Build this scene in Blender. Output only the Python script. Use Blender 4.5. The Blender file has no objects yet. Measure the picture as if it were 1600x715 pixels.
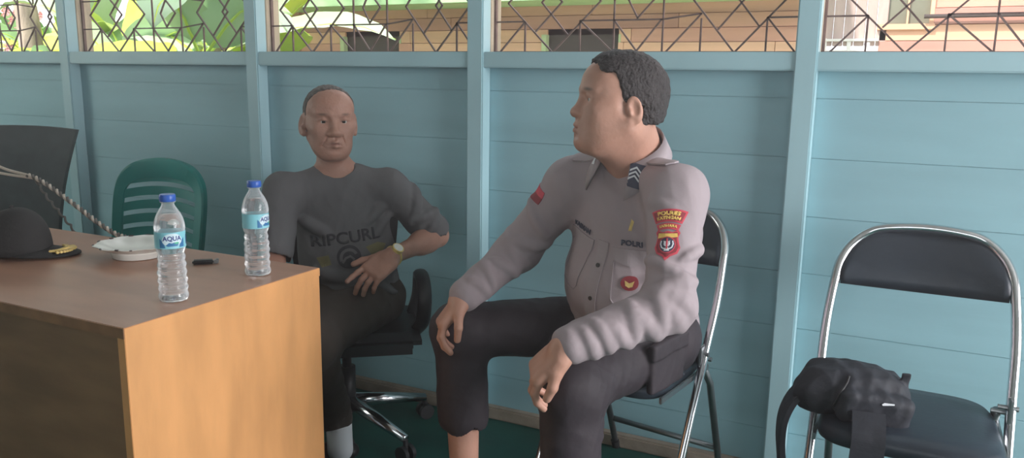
import bpy, bmesh, math, random
import numpy as np
from mathutils import Vector, Matrix
from mathutils.bvhtree import BVHTree
random.seed(7)
SC = bpy.context.scene
COL = SC.collection

# ------------------------------------------------------------------ camera
CAM_POS = Vector((0.0, -2.448, 1.22))
YAW, PITCH, ROLL = math.radians(26.147), math.radians(10.772), math.radians(0.881)
fwd = Vector((-math.sin(YAW)*math.cos(PITCH), math.cos(YAW)*math.cos(PITCH), -math.sin(PITCH)))
rt = Vector((math.cos(YAW), math.sin(YAW), 0)); up = rt.cross(fwd)
r2 = rt*math.cos(ROLL) + up*math.sin(ROLL); u2 = up*math.cos(ROLL) - rt*math.sin(ROLL)
cd = bpy.data.cameras.new('camera'); cam = bpy.data.objects.new('camera', cd); COL.objects.link(cam)
cam.matrix_world = Matrix(((r2.x, u2.x, -fwd.x, CAM_POS.x), (r2.y, u2.y, -fwd.y, CAM_POS.y), (r2.z, u2.z, -fwd.z, CAM_POS.z), (0, 0, 0, 1)))
cd.sensor_width = 36; cd.sensor_fit = 'HORIZONTAL'; cd.lens = 1250/1600*36; cd.clip_start = 0.02
SC.camera = cam

# ------------------------------------------------------------------ light and exposure
SC.view_settings.view_transform = 'Standard'; SC.view_settings.look = 'None'
SC.view_settings.gamma = 1; SC.view_settings.use_curve_mapping = False
SC.view_settings.exposure = 0.36
w = bpy.data.worlds.new('sky'); SC.world = w; w.use_nodes = True
bg = w.node_tree.nodes['Background']; bg.inputs[0].default_value = (0.93, 0.97, 1.0, 1); bg.inputs[1].default_value = 2.0
def sun(rot, power, color, angle):
    l = bpy.data.lights.new('sun', 'SUN'); l.energy = power; l.color = color; l.angle = angle
    o = bpy.data.objects.new('sun', l); COL.objects.link(o); o.rotation_euler = rot
sun((math.radians(38), 0, math.radians(-25)), 5.0, (1, .93, .84), math.radians(4))
def area(name, loc, target, sx, sy, power, color):
    l = bpy.data.lights.new(name, 'AREA'); l.shape = 'RECTANGLE'; l.size = sx; l.size_y = sy; l.energy = power; l.color = color
    o = bpy.data.objects.new(name, l); COL.objects.link(o); o.location = loc
    o.rotation_euler = (Vector(target)-Vector(loc)).to_track_quat('-Z', 'Y').to_euler()
area('door_daylight', (2.5, -1.0, 1.4), (-1.2, -.9, 1.0), 1.5, 1.5, 88, (1, .965, .99))
area('left_window_daylight', (-5.05, -1.5, 1.75), (-2.2, -.1, 1.15), 1.1, .9, 14, (.97, 1, .86))
area('front_window_daylight', (.4, -4.3, 1.7), (-.8, 0, 1.0), 2.0, 1.0, 1.5, (.95, .97, 1))

# ------------------------------------------------------------------ materials
def mat(name, color, rough=.6, metal=0., var=.0, vscale=6., bump=0., bscale=40., stretch=(1, 1, 1), c2=None, spec=.5, trans=0., ior=1.45, coat=0., emit=None):
    m = bpy.data.materials.new(name); m.use_nodes = True; nt = m.node_tree; b = nt.nodes['Principled BSDF']
    b.inputs['Roughness'].default_value = rough; b.inputs['Metallic'].default_value = metal
    b.inputs['Specular IOR Level'].default_value = spec; b.inputs['Transmission Weight'].default_value = trans
    b.inputs['IOR'].default_value = ior; b.inputs['Coat Weight'].default_value = coat
    tc = nt.nodes.new('ShaderNodeTexCoord'); mp = nt.nodes.new('ShaderNodeMapping'); mp.inputs['Scale'].default_value = stretch
    nt.links.new(tc.outputs['Object'], mp.inputs[0])
    n = nt.nodes.new('ShaderNodeTexNoise'); n.inputs['Scale'].default_value = vscale; n.inputs['Detail'].default_value = 5
    nt.links.new(mp.outputs[0], n.inputs['Vector'])
    r = nt.nodes.new('ShaderNodeValToRGB'); nt.links.new(n.outputs['Fac'], r.inputs[0])
    c = Vector(color); a = c2 if c2 else tuple(max(0, x*(1-var)) for x in c); d = color if c2 else tuple(min(1, x*(1+var)) for x in c)
    r.color_ramp.elements[0].position = .32; r.color_ramp.elements[1].position = .68
    r.color_ramp.elements[0].color = (*a, 1); r.color_ramp.elements[1].color = (*d, 1)
    nt.links.new(r.outputs[0], b.inputs['Base Color'])
    if bump:
        n2 = nt.nodes.new('ShaderNodeTexNoise'); n2.inputs['Scale'].default_value = bscale; n2.inputs['Detail'].default_value = 4
        nt.links.new(mp.outputs[0], n2.inputs['Vector'])
        bp = nt.nodes.new('ShaderNodeBump'); bp.inputs['Strength'].default_value = bump; bp.inputs['Distance'].default_value = .01
        nt.links.new(n2.outputs['Fac'], bp.inputs['Height']); nt.links.new(bp.outputs[0], b.inputs['Normal'])
    return m
def attr_mat(name, rough=.5, bump=.15, bscale=120, sss=0.):
    m = mat(name, (.5, .5, .5), rough, bump=bump, bscale=bscale); nt = m.node_tree; b = nt.nodes['Principled BSDF']
    at = nt.nodes.new('ShaderNodeAttribute'); at.attribute_name = 'Col'; nt.links.new(at.outputs['Color'], b.inputs['Base Color'])
    return m
M = {}
M['wall'] = mat('teal_paint', (.30, .51, .565), .55, var=.09, vscale=2.2, bump=.12, bscale=9, stretch=(.4, 1, 3))
M['trim'] = mat('teal_trim_paint', (.37, .565, .61), .45, var=.06, vscale=3, bump=.06, bscale=12)
M['room'] = mat('room_paint', (.22, .31, .32), .7, var=.05)
M['ceil'] = mat('ceiling_board', (.38, .38, .36), .8, var=.04)
M['floor'] = mat('green_floor', (.006, .075, .06), .5, var=.25, vscale=3, bump=.05)
M['kerb'] = mat('bare_kerb', (.30, .25, .20), .8, var=.25, vscale=9, bump=.3)
M['rawwood'] = mat('bare_post_wood', (.55, .45, .33), .7, var=.18, vscale=5, stretch=(6, 6, 1), bump=.2)
M['iron'] = mat('painted_iron', (.16, .10, .09), .6, var=.3, vscale=30)
M['desktop'] = mat('brown_laminate', (.44, .235, .155), .33, var=.12, vscale=3, stretch=(1, 5, 1), bump=.01)
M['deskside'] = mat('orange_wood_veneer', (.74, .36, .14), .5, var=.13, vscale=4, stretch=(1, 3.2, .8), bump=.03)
M['deskfront'] = mat('shaded_orange_veneer', (.27, .15, .075), .55, var=.2, vscale=4, stretch=(1, 1, 4), bump=.04)  # same wood as the end panel, its shade put into a darker colour
M['deskedge'] = mat('worn_edge_band', (.30, .15, .07), .5, var=.3, vscale=14)
M['skin_o'] = attr_mat('weathered_skin', .5, .25, 70)
M['skin_p'] = attr_mat('tan_skin', .48, .10, 90)
M['hair'] = mat('black_hair', (.035, .028, .028), .65, var=.3, vscale=60, bump=.6, bscale=160)
M['hair_o'] = mat('short_grey_black_hair', (.12, .10, .09), .75, var=.35, vscale=90, bump=.6, bscale=220)
M['eyew'] = mat('eye_white', (.6, .55, .5), .2); M['eyed'] = mat('dark_iris', (.015, .01, .008), .15)
M['pshirt'] = mat('taupe_uniform_cloth', (.36, .295, .31), .8, var=.05, vscale=5, bump=.08, bscale=60)
M['pcollar'] = mat('taupe_collar_cloth', (.38, .32, .335), .8, var=.05)
M['ppants'] = mat('black_brown_twill', (.034, .026, .032), .7, var=.15, vscale=6, bump=.08, bscale=70)
M['tshirt'] = mat('charcoal_grey_cotton', (.115, .112, .115), .9, var=.06, vscale=8, bump=.06, bscale=60)
M['opants'] = mat('brown_cotton', (.055, .042, .034), .9, var=.15, bump=.08)
M['print'] = mat('dark_shirt_print', (.035, .035, .04), .8)
M['printy'] = mat('olive_shirt_print', (.17, .15, .07), .9, var=.15, vscale=20)
M['red'] = mat('red_embroidery', (.62, .07, .10), .8, var=.12, vscale=60)
M['dred'] = mat('dark_red_cloth', (.28, .04, .05), .8)
M['yellow'] = mat('yellow_thread', (.85, .55, .14), .7, var=.12, vscale=80)
M['white'] = mat('white_thread', (.75, .77, .8), .6, var=.04)
M['navy'] = mat('navy_cloth', (.05, .055, .09), .7)
M['chrome'] = mat('chrome_tube', (.78, .78, .80), .16, 1.)
M['steel'] = mat('dull_steel', (.35, .36, .37), .4, 1.)
M['vinyl'] = mat('black_vinyl', (.022, .030, .042), .38, var=.2, vscale=8, bump=.05, bscale=90)
M['bplast'] = mat('black_plastic', (.02, .02, .022), .45, var=.1)
M['mesh'] = mat('dark_grey_mesh_fabric', (.045, .06, .062), .85, var=.15, vscale=20)
M['green'] = mat('green_plastic', (.012, .27, .245), .35, var=.08)
M['bag'] = mat('black_nylon', (.022, .024, .032), .7, var=.25, vscale=9, bump=.3, bscale=30)
M['capcloth'] = mat('black_cap_cloth', (.02, .019, .019), .85, var=.2, bump=.2, bscale=90)
M['gold'] = mat('gold_embroidery', (.75, .55, .2), .45, .3, var=.2, vscale=60)
M['enamel'] = mat('white_enamel', (.80, .78, .72), .25, var=.04)
M['chip'] = mat('dark_chipped_rim', (.08, .06, .06), .6, var=.3)
M['bluecap'] = mat('blue_bottle_plastic', (.03, .12, .50), .35, var=.05)
M['label'] = mat('aqua_label_film', (.22, .60, .68), .35, c2=(.32, .68, .76), vscale=12)
M['lblw'] = mat('pale_label_panel', (.72, .86, .92), .35); M['lbln'] = mat('navy_label_ink', (.04, .06, .25), .4)
M['lblb'] = mat('blue_label_mountain', (.05, .2, .42), .4); M['lblg'] = mat('green_label_leaf', (.08, .5, .3), .4)
M['water'] = mat('drinking_water', (1, 1, 1), .0, trans=1., ior=1.33)
M['rope1'] = mat('pale_cord_strand', (.55, .47, .40), .8); M['rope2'] = mat('dark_cord_strand', (.13, .12, .11), .8)
M['leafA'] = mat('banana_leaf_pale', (.52, .66, .46), .4, c2=(.38, .56, .28), vscale=2, stretch=(1, 1, 1))
M['leafB'] = mat('banana_leaf_yellow_green', (.60, .74, .06), .4, c2=(.42, .60, .10), vscale=4)
M['leafC'] = mat('leaf_dark_green', (.24, .40, .14), .5, c2=(.14, .27, .09), vscale=4)
M['bark'] = mat('tree_bark', (.42, .33, .26), .85, var=.3, vscale=5, stretch=(4, 4, 1), bump=.5)
M['flower'] = mat('pink_petal', (.85, .45, .48), .6, var=.1)
M['yflower'] = mat('yellow_petal', (.9, .8, .05), .6, var=.1)
M['plank'] = mat('orange_house_plank', (.62, .33, .25), .75, var=.14, vscale=1.6, stretch=(.5, 1, 5), bump=.1)
M['plankd'] = mat('brown_house_plank', (.50, .26, .215), .8, var=.14, vscale=1.6, stretch=(.5, 1, 5))
M['plankl'] = mat('pale_house_plank', (.74, .44, .30), .75, var=.14, vscale=1.6, stretch=(.5, 1, 5))
M['eave'] = mat('pale_green_fascia', (.45, .68, .38), .7, var=.06)
M['roofm'] = mat('rusty_roof_sheet', (.45, .25, .20), .7, var=.2)
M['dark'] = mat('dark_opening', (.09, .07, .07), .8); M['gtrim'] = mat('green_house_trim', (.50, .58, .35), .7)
M['oldglass'] = mat('old_house_glass', (.22, .22, .17), .35, var=.2, vscale=2)
M['dirt'] = mat('yard_ground', (.32, .34, .22), .95, var=.3, vscale=2)
M['greywood'] = mat('grey_vertical_board', (.50, .38, .35), .8, var=.15, vscale=3, stretch=(5, 5, 1))
M['whitep'] = mat('white_painted_wood', (.75, .72, .70), .6, var=.04)
m = bpy.data.materials.new('clear_bottle_plastic'); m.use_nodes = True; nt = m.node_tree; b = nt.nodes['Principled BSDF']
b.inputs['Base Color'].default_value = (.95, .97, 1, 1); b.inputs['Roughness'].default_value = .05
tr = nt.nodes.new('ShaderNodeBsdfTransparent'); mx = nt.nodes.new('ShaderNodeMixShader'); lw = nt.nodes.new('ShaderNodeLayerWeight'); lw.inputs[0].default_value = .35
mr = nt.nodes.new('ShaderNodeMapRange'); mr.inputs[3].default_value = .10; mr.inputs[4].default_value = .75
nt.links.new(lw.outputs['Facing'], mr.inputs[0]); nt.links.new(mr.outputs[0], mx.inputs[0]); nt.links.new(tr.outputs[0], mx.inputs[1]); nt.links.new(b.outputs[0], mx.inputs[2])
nt.links.new(mx.outputs[0], nt.nodes['Material Output'].inputs[0]); M['pet'] = m

# ------------------------------------------------------------------ object helpers
def link(name, me, material=None, parent=None):
    o = bpy.data.objects.new(name, me); COL.objects.link(o)
    if material is not None:
        for mm in (material if isinstance(material, (list, tuple)) else [material]): me.materials.append(mm)
    if parent: o.parent = parent
    return o
def obj(name, bm, material, parent=None, smooth=False, loc=None):
    me = bpy.data.meshes.new(name); bmesh.ops.recalc_face_normals(bm, faces=bm.faces); bm.to_mesh(me); bm.free()
    if smooth:
        for p in me.polygons: p.use_smooth = True
        if smooth != 'all': me.set_sharp_from_angle(angle=math.radians(40))
    o = link(name, me, material, parent)
    if loc is not None: o.location = loc
    return o
def empty(name, loc, rz=0):
    o = bpy.data.objects.new(name, None); COL.objects.link(o); o.location = loc; o.rotation_euler = (0, 0, rz); return o
def tag(o, label, cat, group=None, kind=None):
    if label: o['label'] = label
    if cat: o['category'] = cat
    if group: o['group'] = group
    if kind: o['kind'] = kind
    return o
def struct(o, label=None):
    o['kind'] = 'structure'
    if label: o['label'] = label
    return o
def box(bm, lo, hi, bev=0., mi=0):
    t = bmesh.new(); bmesh.ops.create_cube(t, size=1)
    for v in t.verts: v.co = Vector([(lo[i]+hi[i])/2 + v.co[i]*(hi[i]-lo[i]) for i in range(3)])
    if bev: bmesh.ops.bevel(t, geom=t.edges[:], offset=bev, segments=2, affect='EDGES')
    for f in t.faces: f.material_index = mi
    merge(bm, t)
def merge(bm, t):
    me = bpy.data.meshes.new('t'); t.to_mesh(me); t.free(); bm.from_mesh(me); bpy.data.meshes.remove(me)
def obox(bm, c, half, R=None, bev=0., mi=0):
    t = bmesh.new(); bmesh.ops.create_cube(t, size=2)
    for v in t.verts: v.co = Vector([v.co[i]*half[i] for i in range(3)])
    if bev: bmesh.ops.bevel(t, geom=t.edges[:], offset=bev, segments=2, affect='EDGES')
    for f in t.faces: f.material_index = mi
    if R is not None: bmesh.ops.transform(t, matrix=R.to_4x4(), verts=t.verts)
    bmesh.ops.translate(t, vec=Vector(c), verts=t.verts); merge(bm, t)
def tube(bm, pts, r, n=10, closed=False, flat=1., mi=0):
    pts = [Vector(p) for p in pts]; N = len(pts); rr = r if isinstance(r, (list, tuple)) else [r]*N
    rings = []; prev = None
    for i, p in enumerate(pts):
        if closed: d = pts[(i+1) % N]-pts[i-1]
        else: d = pts[min(i+1, N-1)]-pts[max(i-1, 0)]
        d.normalize()
        if prev is None:
            a = Vector((0, 0, 1)) if abs(d.z) < .9 else Vector((1, 0, 0)); x = d.cross(a).normalized()
        else: x = (prev - d*prev.dot(d)).normalized()
        prev = x; y = d.cross(x)
        rings.append([bm.verts.new(p + (x*math.cos(t)+y*math.sin(t)*flat)*rr[i]) for t in [2*math.pi*k/n for k in range(n)]])
    for i in range(N if closed else N-1):
        a, b = rings[i], rings[(i+1) % N]
        for k in range(n):
            f = bm.faces.new((a[k], a[(k+1) % n], b[(k+1) % n], b[k])); f.material_index = mi
    if not closed:
        bm.faces.new(rings[0][::-1]).material_index = mi; bm.faces.new(rings[-1]).material_index = mi
def smoothpath(pts, n=8, closed=False):
    pts = [Vector(p) for p in pts]; out = []; N = len(pts)
    for i in range(N if closed else N-1):
        p0 = pts[i-1] if (i or closed) else pts[0]; p1 = pts[i]; p2 = pts[(i+1) % N]; p3 = pts[(i+2) % N] if (closed or i+2 < N) else pts[-1]
        for k in range(n):
            t = k/n
            out.append(.5*((2*p1)+(p2-p0)*t+(2*p0-5*p1+4*p2-p3)*t*t+(3*p1-p0-3*p2+p3)*t**3))
    if not closed: out.append(pts[-1])
    return out
def lathe(bm, prof, n=32, c=(0, 0, 0), mi=0, wob=None, cap=True):
    rings = []
    for r, z in prof:
        rings.append([bm.verts.new((c[0]+r*(1+(wob(t, z) if wob else 0))*math.cos(t), c[1]+r*(1+(wob(t, z) if wob else 0))*math.sin(t), c[2]+z)) for t in [2*math.pi*k/n for k in range(n)]])
    for a, b in zip(rings, rings[1:]):
        for k in range(n):
            bm.faces.new((a[k], a[(k+1) % n], b[(k+1) % n], b[k])).material_index = mi
    if cap:
        bm.faces.new(rings[0][::-1]).material_index = mi; bm.faces.new(rings[-1]).material_index = mi
def text2d(s, size, cx=0, cy=0, sx=1., bold=0.):
    cu = bpy.data.curves.new('t', 'FONT'); cu.body = s; cu.size = size; cu.align_x = 'CENTER'; cu.align_y = 'CENTER'; cu.offset = bold; cu.resolution_u = 3
    o = bpy.data.objects.new('t', cu); COL.objects.link(o); dg = bpy.context.evaluated_depsgraph_get()
    me = bpy.data.meshes.new_from_object(o.evaluated_get(dg)); bpy.data.objects.remove(o); bpy.data.curves.remove(cu)
    bm = bmesh.new(); bm.from_mesh(me); bpy.data.meshes.remove(me)
    for v in bm.verts: v.co = Vector((v.co.x*sx+cx, v.co.y+cy, 0))
    return bm
def poly2d(pts):
    bm = bmesh.new(); bm.faces.new([bm.verts.new((x, y, 0)) for x, y in pts]); bmesh.ops.triangulate(bm, faces=bm.faces); return bm
def stroke2d(pts, wd, closed=False):
    bm = bmesh.new(); P = [Vector((x, y, 0)) for x, y in pts]; N = len(P); prs = []
    for i, p in enumerate(P):
        d = (P[(i+1) % N]-P[i-1]) if closed else (P[min(i+1, N-1)]-P[max(0, i-1)])
        d.normalize(); nn = Vector((-d.y, d.x, 0))*wd/2; prs.append((bm.verts.new(p+nn), bm.verts.new(p-nn)))
    for i in range(N if closed else N-1):
        a, b = prs[i], prs[(i+1) % N]; bm.faces.new((a[0], a[1], b[1], b[0]))
    return bm
def refine(bm, L=.012):
    for _ in range(5):
        es = [e for e in bm.edges if e.calc_length() > L]
        if not es: break
        bmesh.ops.subdivide_edges(bm, edges=es, cuts=1); bmesh.ops.triangulate(bm, faces=bm.faces)
def decal(name, layers, bvh, o, nrm, upv, parent, L=.012, thick=.0012, arc=0.):
    """flat cloth or ink shapes laid on a surface: layers = [(bmesh 2d, material, lift)]"""
    n = Vector(nrm).normalized(); u = Vector(upv); u = (u-n*u.dot(n)).normalized(); x = u.cross(n); O = Vector(o)
    out = bmesh.new(); mats = []
    for bm2, mt, lift in layers:
        refine(bm2, L)
        if mt not in mats: mats.append(mt)
        mi = mats.index(mt)
        for v in bm2.verts:
            p = O+x*v.co.x+u*v.co.y
            h = bvh.ray_cast(p+n*.15, -n, .4)
            if not h[0] or (h[0]-p).length > .13: h = bvh.find_nearest(p)
            v.co = h[0]+h[1]*lift
        for f in bm2.faces: f.material_index = mi
        r = bmesh.ops.extrude_face_region(bm2, geom=bm2.faces[:])
        bmesh.ops.translate(bm2, vec=n*thick, verts=[e for e in r['geom'] if isinstance(e, bmesh.types.BMVert)])
        merge(out, bm2)
    return obj(name, out, mats, parent)
def bvh_of(o):
    me = o.data; return BVHTree.FromPolygons([v.co.copy() for v in me.vertices], [tuple(p.vertices) for p in me.polygons])

# ------------------------------------------------------------------ organic surfaces: distance fields meshed by surface nets
V = lambda *a: np.array(a, dtype=np.float32)
def nz(v): v = np.asarray(v, dtype=np.float64); return (v/np.linalg.norm(v)).astype(np.float32)
def frame(yv, zv):
    """columns: side(x), y, z   y exact, z approx"""
    y = nz(yv); z = np.asarray(zv, np.float32); z = nz(z-y*z.dot(y)); x = np.cross(y, z); return np.stack([x, y, z], 1)
def cap(a, b, r1, r2=None, k=.02, op='u'):
    a = np.asarray(a, np.float32); b = np.asarray(b, np.float32); r2 = r1 if r2 is None else r2; ab = b-a; L = max(float(ab.dot(ab)), 1e-9)
    def f(P):
        pa = P-a; h = np.clip(pa@ab/L, 0, 1); return np.sqrt(((pa-h[:, None]*ab)**2).sum(1))-(r1+(r2-r1)*h)
    return (op, k, f)
def ell(c, r, R=None, k=.02, op='u'):
    c = np.asarray(c, np.float32); r = np.asarray(r, np.float32)
    def f(P):
        q = P-c
        if R is not None: q = q@R
        k0 = np.sqrt(((q/r)**2).sum(1)); k1 = np.sqrt(((q/(r*r))**2).sum(1)); return k0*(k0-1)/np.maximum(k1, 1e-6)
    return (op, k, f)
def fcap(a, b, r1, r2, ax, s, k=.02, op='u'):
    """capsule flattened along unit axis ax by factor s (<1)"""
    a = np.asarray(a, np.float32); b = np.asarray(b, np.float32); ax = nz(ax); ab = b-a
    g = lambda q: q+np.outer(q@ax, ax)*(1/s-1) if q.ndim == 2 else q+ax*(q@ax)*(1/s-1)
    ab2 = g(ab); L = float(ab2@ab2)
    def f(P):
        pa = g(P-a); h = np.clip(pa@ab2/L, 0, 1); d = np.sqrt(((pa-h[:, None]*ab2)**2).sum(1))-(r1+(r2-r1)*h); return d*max(s, .6)
    return (op, k, f)
def rbox(c, half, R, rad, k=.01, op='u'):
    c = np.asarray(c, np.float32); half = np.asarray(half, np.float32)
    def f(P):
        q = np.abs((P-c)@R)-half+rad; return np.sqrt((np.maximum(q, 0)**2).sum(1))+np.minimum(q.max(1), 0)-rad
    return (op, k, f)
def plane(o, n, k=.006):
    """keep the side the normal points away from"""
    o = np.asarray(o, np.float32); n = nz(n); return ('i', k, lambda P: (P-o)@n)
def comb(d, e, op, k):
    if op == 'u': h = np.maximum(k-np.abs(d-e), 0)/k; return np.minimum(d, e)-h*h*k*.25
    if op == 's': e = -e
    h = np.maximum(k-np.abs(d-e), 0)/k; return np.maximum(d, e)+h*h*k*.25
def sdf_mesh(name, prims, lo, hi, vox, disp=None, material=None, parent=None, color=None):
    B = 16; lo = np.asarray(lo, np.float32); hi = np.asarray(hi, np.float32); nb = np.ceil((hi-lo)/vox/B).astype(int)
    g = np.stack(np.meshgrid(*[np.arange(n) for n in nb], indexing='ij'), -1).reshape(-1, 3)
    cen = lo+(g+.5)*B*vox; Rb = vox*B*.87; coarse = np.full(len(cen), 9., np.float32); dc = []
    for op, k, f in prims:
        e = f(cen); dc.append(e); coarse = comb(coarse, e, op, k)
    act = np.where(np.abs(coarse) < Rb*1.5+.03)[0]
    off = np.stack(np.meshgrid(*[np.arange(B)]*3, indexing='ij'), -1).reshape(-1, 3)*vox
    D = np.full((len(act), B**3), 9., np.float32)
    for (op, k, f), e in zip(prims, dc):
        s = np.arange(len(act)) if op == 'i' else np.where(e[act] < Rb*1.5+.03+k)[0]
        for ch in range(0, len(s), 300):
            q = s[ch:ch+300]; P = ((lo+g[act[q]]*B*vox)[:, None, :]+off[None]).reshape(-1, 3).astype(np.float32)
            D[q] = comb(D[q], f(P).reshape(len(q), -1), op, k)
    if disp is not None:
        for ch in range(0, len(act), 300):
            P = ((lo+g[act[ch:ch+300]]*B*vox)[:, None, :]+off[None]).reshape(-1, 3).astype(np.float32)
            D[ch:ch+300] += disp(P).reshape(-1, B**3)
    G = np.repeat(np.repeat(np.repeat(np.where(coarse > 0, 1., -1.).astype(np.float32).reshape(nb), B, 0), B, 1), B, 2)
    for i, a in enumerate(act):
        x, y, z = g[a]*B; G[x:x+B, y:y+B, z:z+B] = D[i].reshape(B, B, B)
    G[0], G[-1], G[:, 0], G[:, -1], G[:, :, 0], G[:, :, -1] = 1, 1, 1, 1, 1, 1
    S = G < 0; n = np.array(S.shape)
    cnt = np.zeros(n-1, np.int8)
    for dx in (0, 1):
        for dy in (0, 1):
            for dz in (0, 1): cnt += S[dx:n[0]-1+dx, dy:n[1]-1+dy, dz:n[2]-1+dz]
    cells = np.argwhere((cnt > 0) & (cnt < 8)); del cnt
    idx = np.full(n-1, -1, np.int32); idx[tuple(cells.T)] = np.arange(len(cells))
    acc = np.zeros((len(cells), 3)); num = np.zeros(len(cells))
    cs = [(a, b, c) for a in (0, 1) for b in (0, 1) for c in (0, 1)]; val = {c: G[cells[:, 0]+c[0], cells[:, 1]+c[1], cells[:, 2]+c[2]] for c in cs}
    for c in cs:
        for ax in range(3):
            if c[ax] == 0:
                d = list(c); d[ax] = 1; d = tuple(d); a, b = val[c], val[d]; m_ = (a < 0) != (b < 0)
                t = np.where(m_, a/np.where(m_, a-b, 1), 0); p = np.zeros((len(cells), 3)); p[:] = c; p[:, ax] += t
                acc[m_] += p[m_]; num[m_] += 1
    verts = lo+(cells+acc/num[:, None])*vox
    quads = []
    for ax in range(3):
        o1, o2 = [(1, 2), (2, 0), (0, 1)][ax]
        sl = [slice(None)]*3; sl2 = [slice(None)]*3; sl[ax] = slice(0, -1); sl2[ax] = slice(1, None)
        A, Bm = S[tuple(sl)], S[tuple(sl2)]; e = np.argwhere(A != Bm); e = e[(e[:, o1] > 0) & (e[:, o2] > 0)]
        flip = A[tuple(e.T)]
        def cell(a, b):
            q = e.copy(); q[:, o1] += a; q[:, o2] += b; return idx[tuple(q.T)]
        q = np.stack([cell(-1, -1), cell(0, -1), cell(0, 0), cell(-1, 0)], 1); q[~flip] = q[~flip][:, ::-1]; quads.append(q)
    Q = np.concatenate(quads); Q = Q[(Q >= 0).all(1)]
    me = bpy.data.meshes.new(name); me.vertices.add(len(verts)); me.vertices.foreach_set('co', verts.astype(np.float32).ravel())
    me.loops.add(Q.size); me.loops.foreach_set('vertex_index', Q.ravel().astype(np.int32)); me.polygons.add(len(Q))
    me.polygons.foreach_set('loop_start', np.arange(0, Q.size, 4, dtype=np.int32)); me.update(calc_edges=True); me.validate()
    me.polygons.foreach_set('use_smooth', np.ones(len(me.polygons), bool))
    if color is not None:
        at = me.color_attributes.new('Col', 'FLOAT_COLOR', 'POINT'); c = color(verts); at.data.foreach_set('color', np.concatenate([c, np.ones((len(c), 1))], 1).astype(np.float32).ravel())
    return link(name, me, material, parent)
def rfold(a, b, t, R, ref, a0, a1, tilt=0., r=.005, k=.018, n=7):
    """one cloth crease sweeping round a sleeve or leg from angle a0 to a1"""
    a = np.asarray(a); b = np.asarray(b); ax = nz(b-a); L = np.linalg.norm(b-a); e1 = nz(ref-ax*np.dot(ref, ax)); e2 = np.cross(ax, e1); P = []
    for i in range(n+1):
        g = math.radians(a0+(a1-a0)*i/n); P.append(a+ax*(L*t+tilt*(i/n-.5))+(e1*math.cos(g)+e2*math.sin(g))*R)
    rr = [r*math.sin(math.pi*(i+.6)/(n+1.2))+.0008 for i in range(n+1)]
    return [cap(P[i], P[i+1], rr[i], rr[i+1], k) for i in range(n)]
def addf(*fs): return lambda P: sum(f(P) for f in fs)
def folds(seed, amp, freq, parts=4, aniso=(1, 1, 1)):
    rg = np.random.default_rng(seed); W = rg.normal(size=(parts, 3))*freq*np.array(aniso); ph = rg.uniform(0, 6, parts); W2 = rg.normal(size=(parts, 3))*freq*.45
    def f(P):
        s = np.zeros(len(P))
        for i in range(parts):
            q = np.sin(P@W[i]+ph[i]+1.4*np.sin(P@W2[i])); s += np.abs(q)-.6
        return (s*amp/parts).astype(np.float32)
    return f

def W(o, parent):
    """parent an object whose vertices are already in world coordinates"""
    o.parent = parent; o.matrix_parent_inverse = parent.matrix_basis.inverted(); return o

# ------------------------------------------------------------------ room shell
XL, XR, YF, H = -5.2, 2.6, -4.5, 2.75
ZS, ZT = 1.30, 2.02            # window opening bottom and top
PX = [-4.44, -3.42, -2.31, -1.322, -.275, .77, 1.80]      # post centres on the window wall
bm = bmesh.new(); box(bm, (XL-.1, YF-.1, -.12), (XR+.1, .12, 0)); struct(obj('floor', bm, M['floor']))
bm = bmesh.new(); box(bm, (XL-.1, YF-.1, H), (XR+.1, .6, H+.06)); struct(obj('ceiling', bm, M['ceil']))
bm = bmesh.new(); z = .0; k = 0
for z0, z1 in ((-.0, .1565), (.1575, .3215), (.3225, .4915), (.4925, .6615), (.6625, .8315), (.8325, 1.0015), (1.0025, 1.1715), (1.1725, 1.27)):
    box(bm, (XL, -.0015 if k % 2 else 0., z0), (XR, .03, z1), .0008); k += 1
box(bm, (XL, .004, 0), (XR, .034, 1.27)); box(bm, (XL, 0, ZT), (XR, .05, H))
struct(obj('wall_back', bm, M['wall']))
bm = bmesh.new(); box(bm, (XL, -.052, 1.248), (XR, .0, ZS), .004); box(bm, (XL, .0, 1.25), (XR, .07, ZS-.002)); box(bm, (XL, -.03, ZT), (XR, .07, ZT+.06)); struct(obj('trim_1', bm, M['trim']))
for i, x in enumerate(PX):
    bm = bmesh.new(); box(bm, (x-.030, -.058, 0), (x+.030, 0., H), .004); struct(obj('trim_%d' % (i+2), bm, M['trim']))
    bm = bmesh.new(); box(bm, (x-.03, .0, ZS-.01), (x+.03, .075, ZT+.02), .002); struct(obj('trim_%d' % (i+12), bm, M['rawwood']))
bm = bmesh.new(); box(bm, (XL, -.035, 0), (XR, 0, .045), .006); struct(obj('baseboard_back', bm, M['kerb']))
def holed(name, axis, pos, a0, a1, z1, hole):
    bm = bmesh.new(); h0, h1, hz0, hz1 = hole
    for (a, b, c, d) in ((a0, h0, 0, z1), (h1, a1, 0, z1), (h0, h1, hz1, z1), (h0, h1, 0, hz0)):
        if b-a < .01 or d-c < .01: continue
        if axis == 'x': box(bm, (pos, a, c), (pos+.08, b, d))
        else: box(bm, (a, pos, c), (b, pos+.08, d))
    struct(obj(name, bm, M['room']))
holed('wall_right', 'x', XR, YF, 0.1, H, (-1.85, -.25, 0, 2.15))
holed('wall_left', 'x', XL-.08, YF, 0.1, H, (-3.2, -1.3, .95, 2.15))
holed('wall_front', 'y', YF-.08, XL, XR, H, (-.8, 1.6, 1.1, 2.2))

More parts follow.
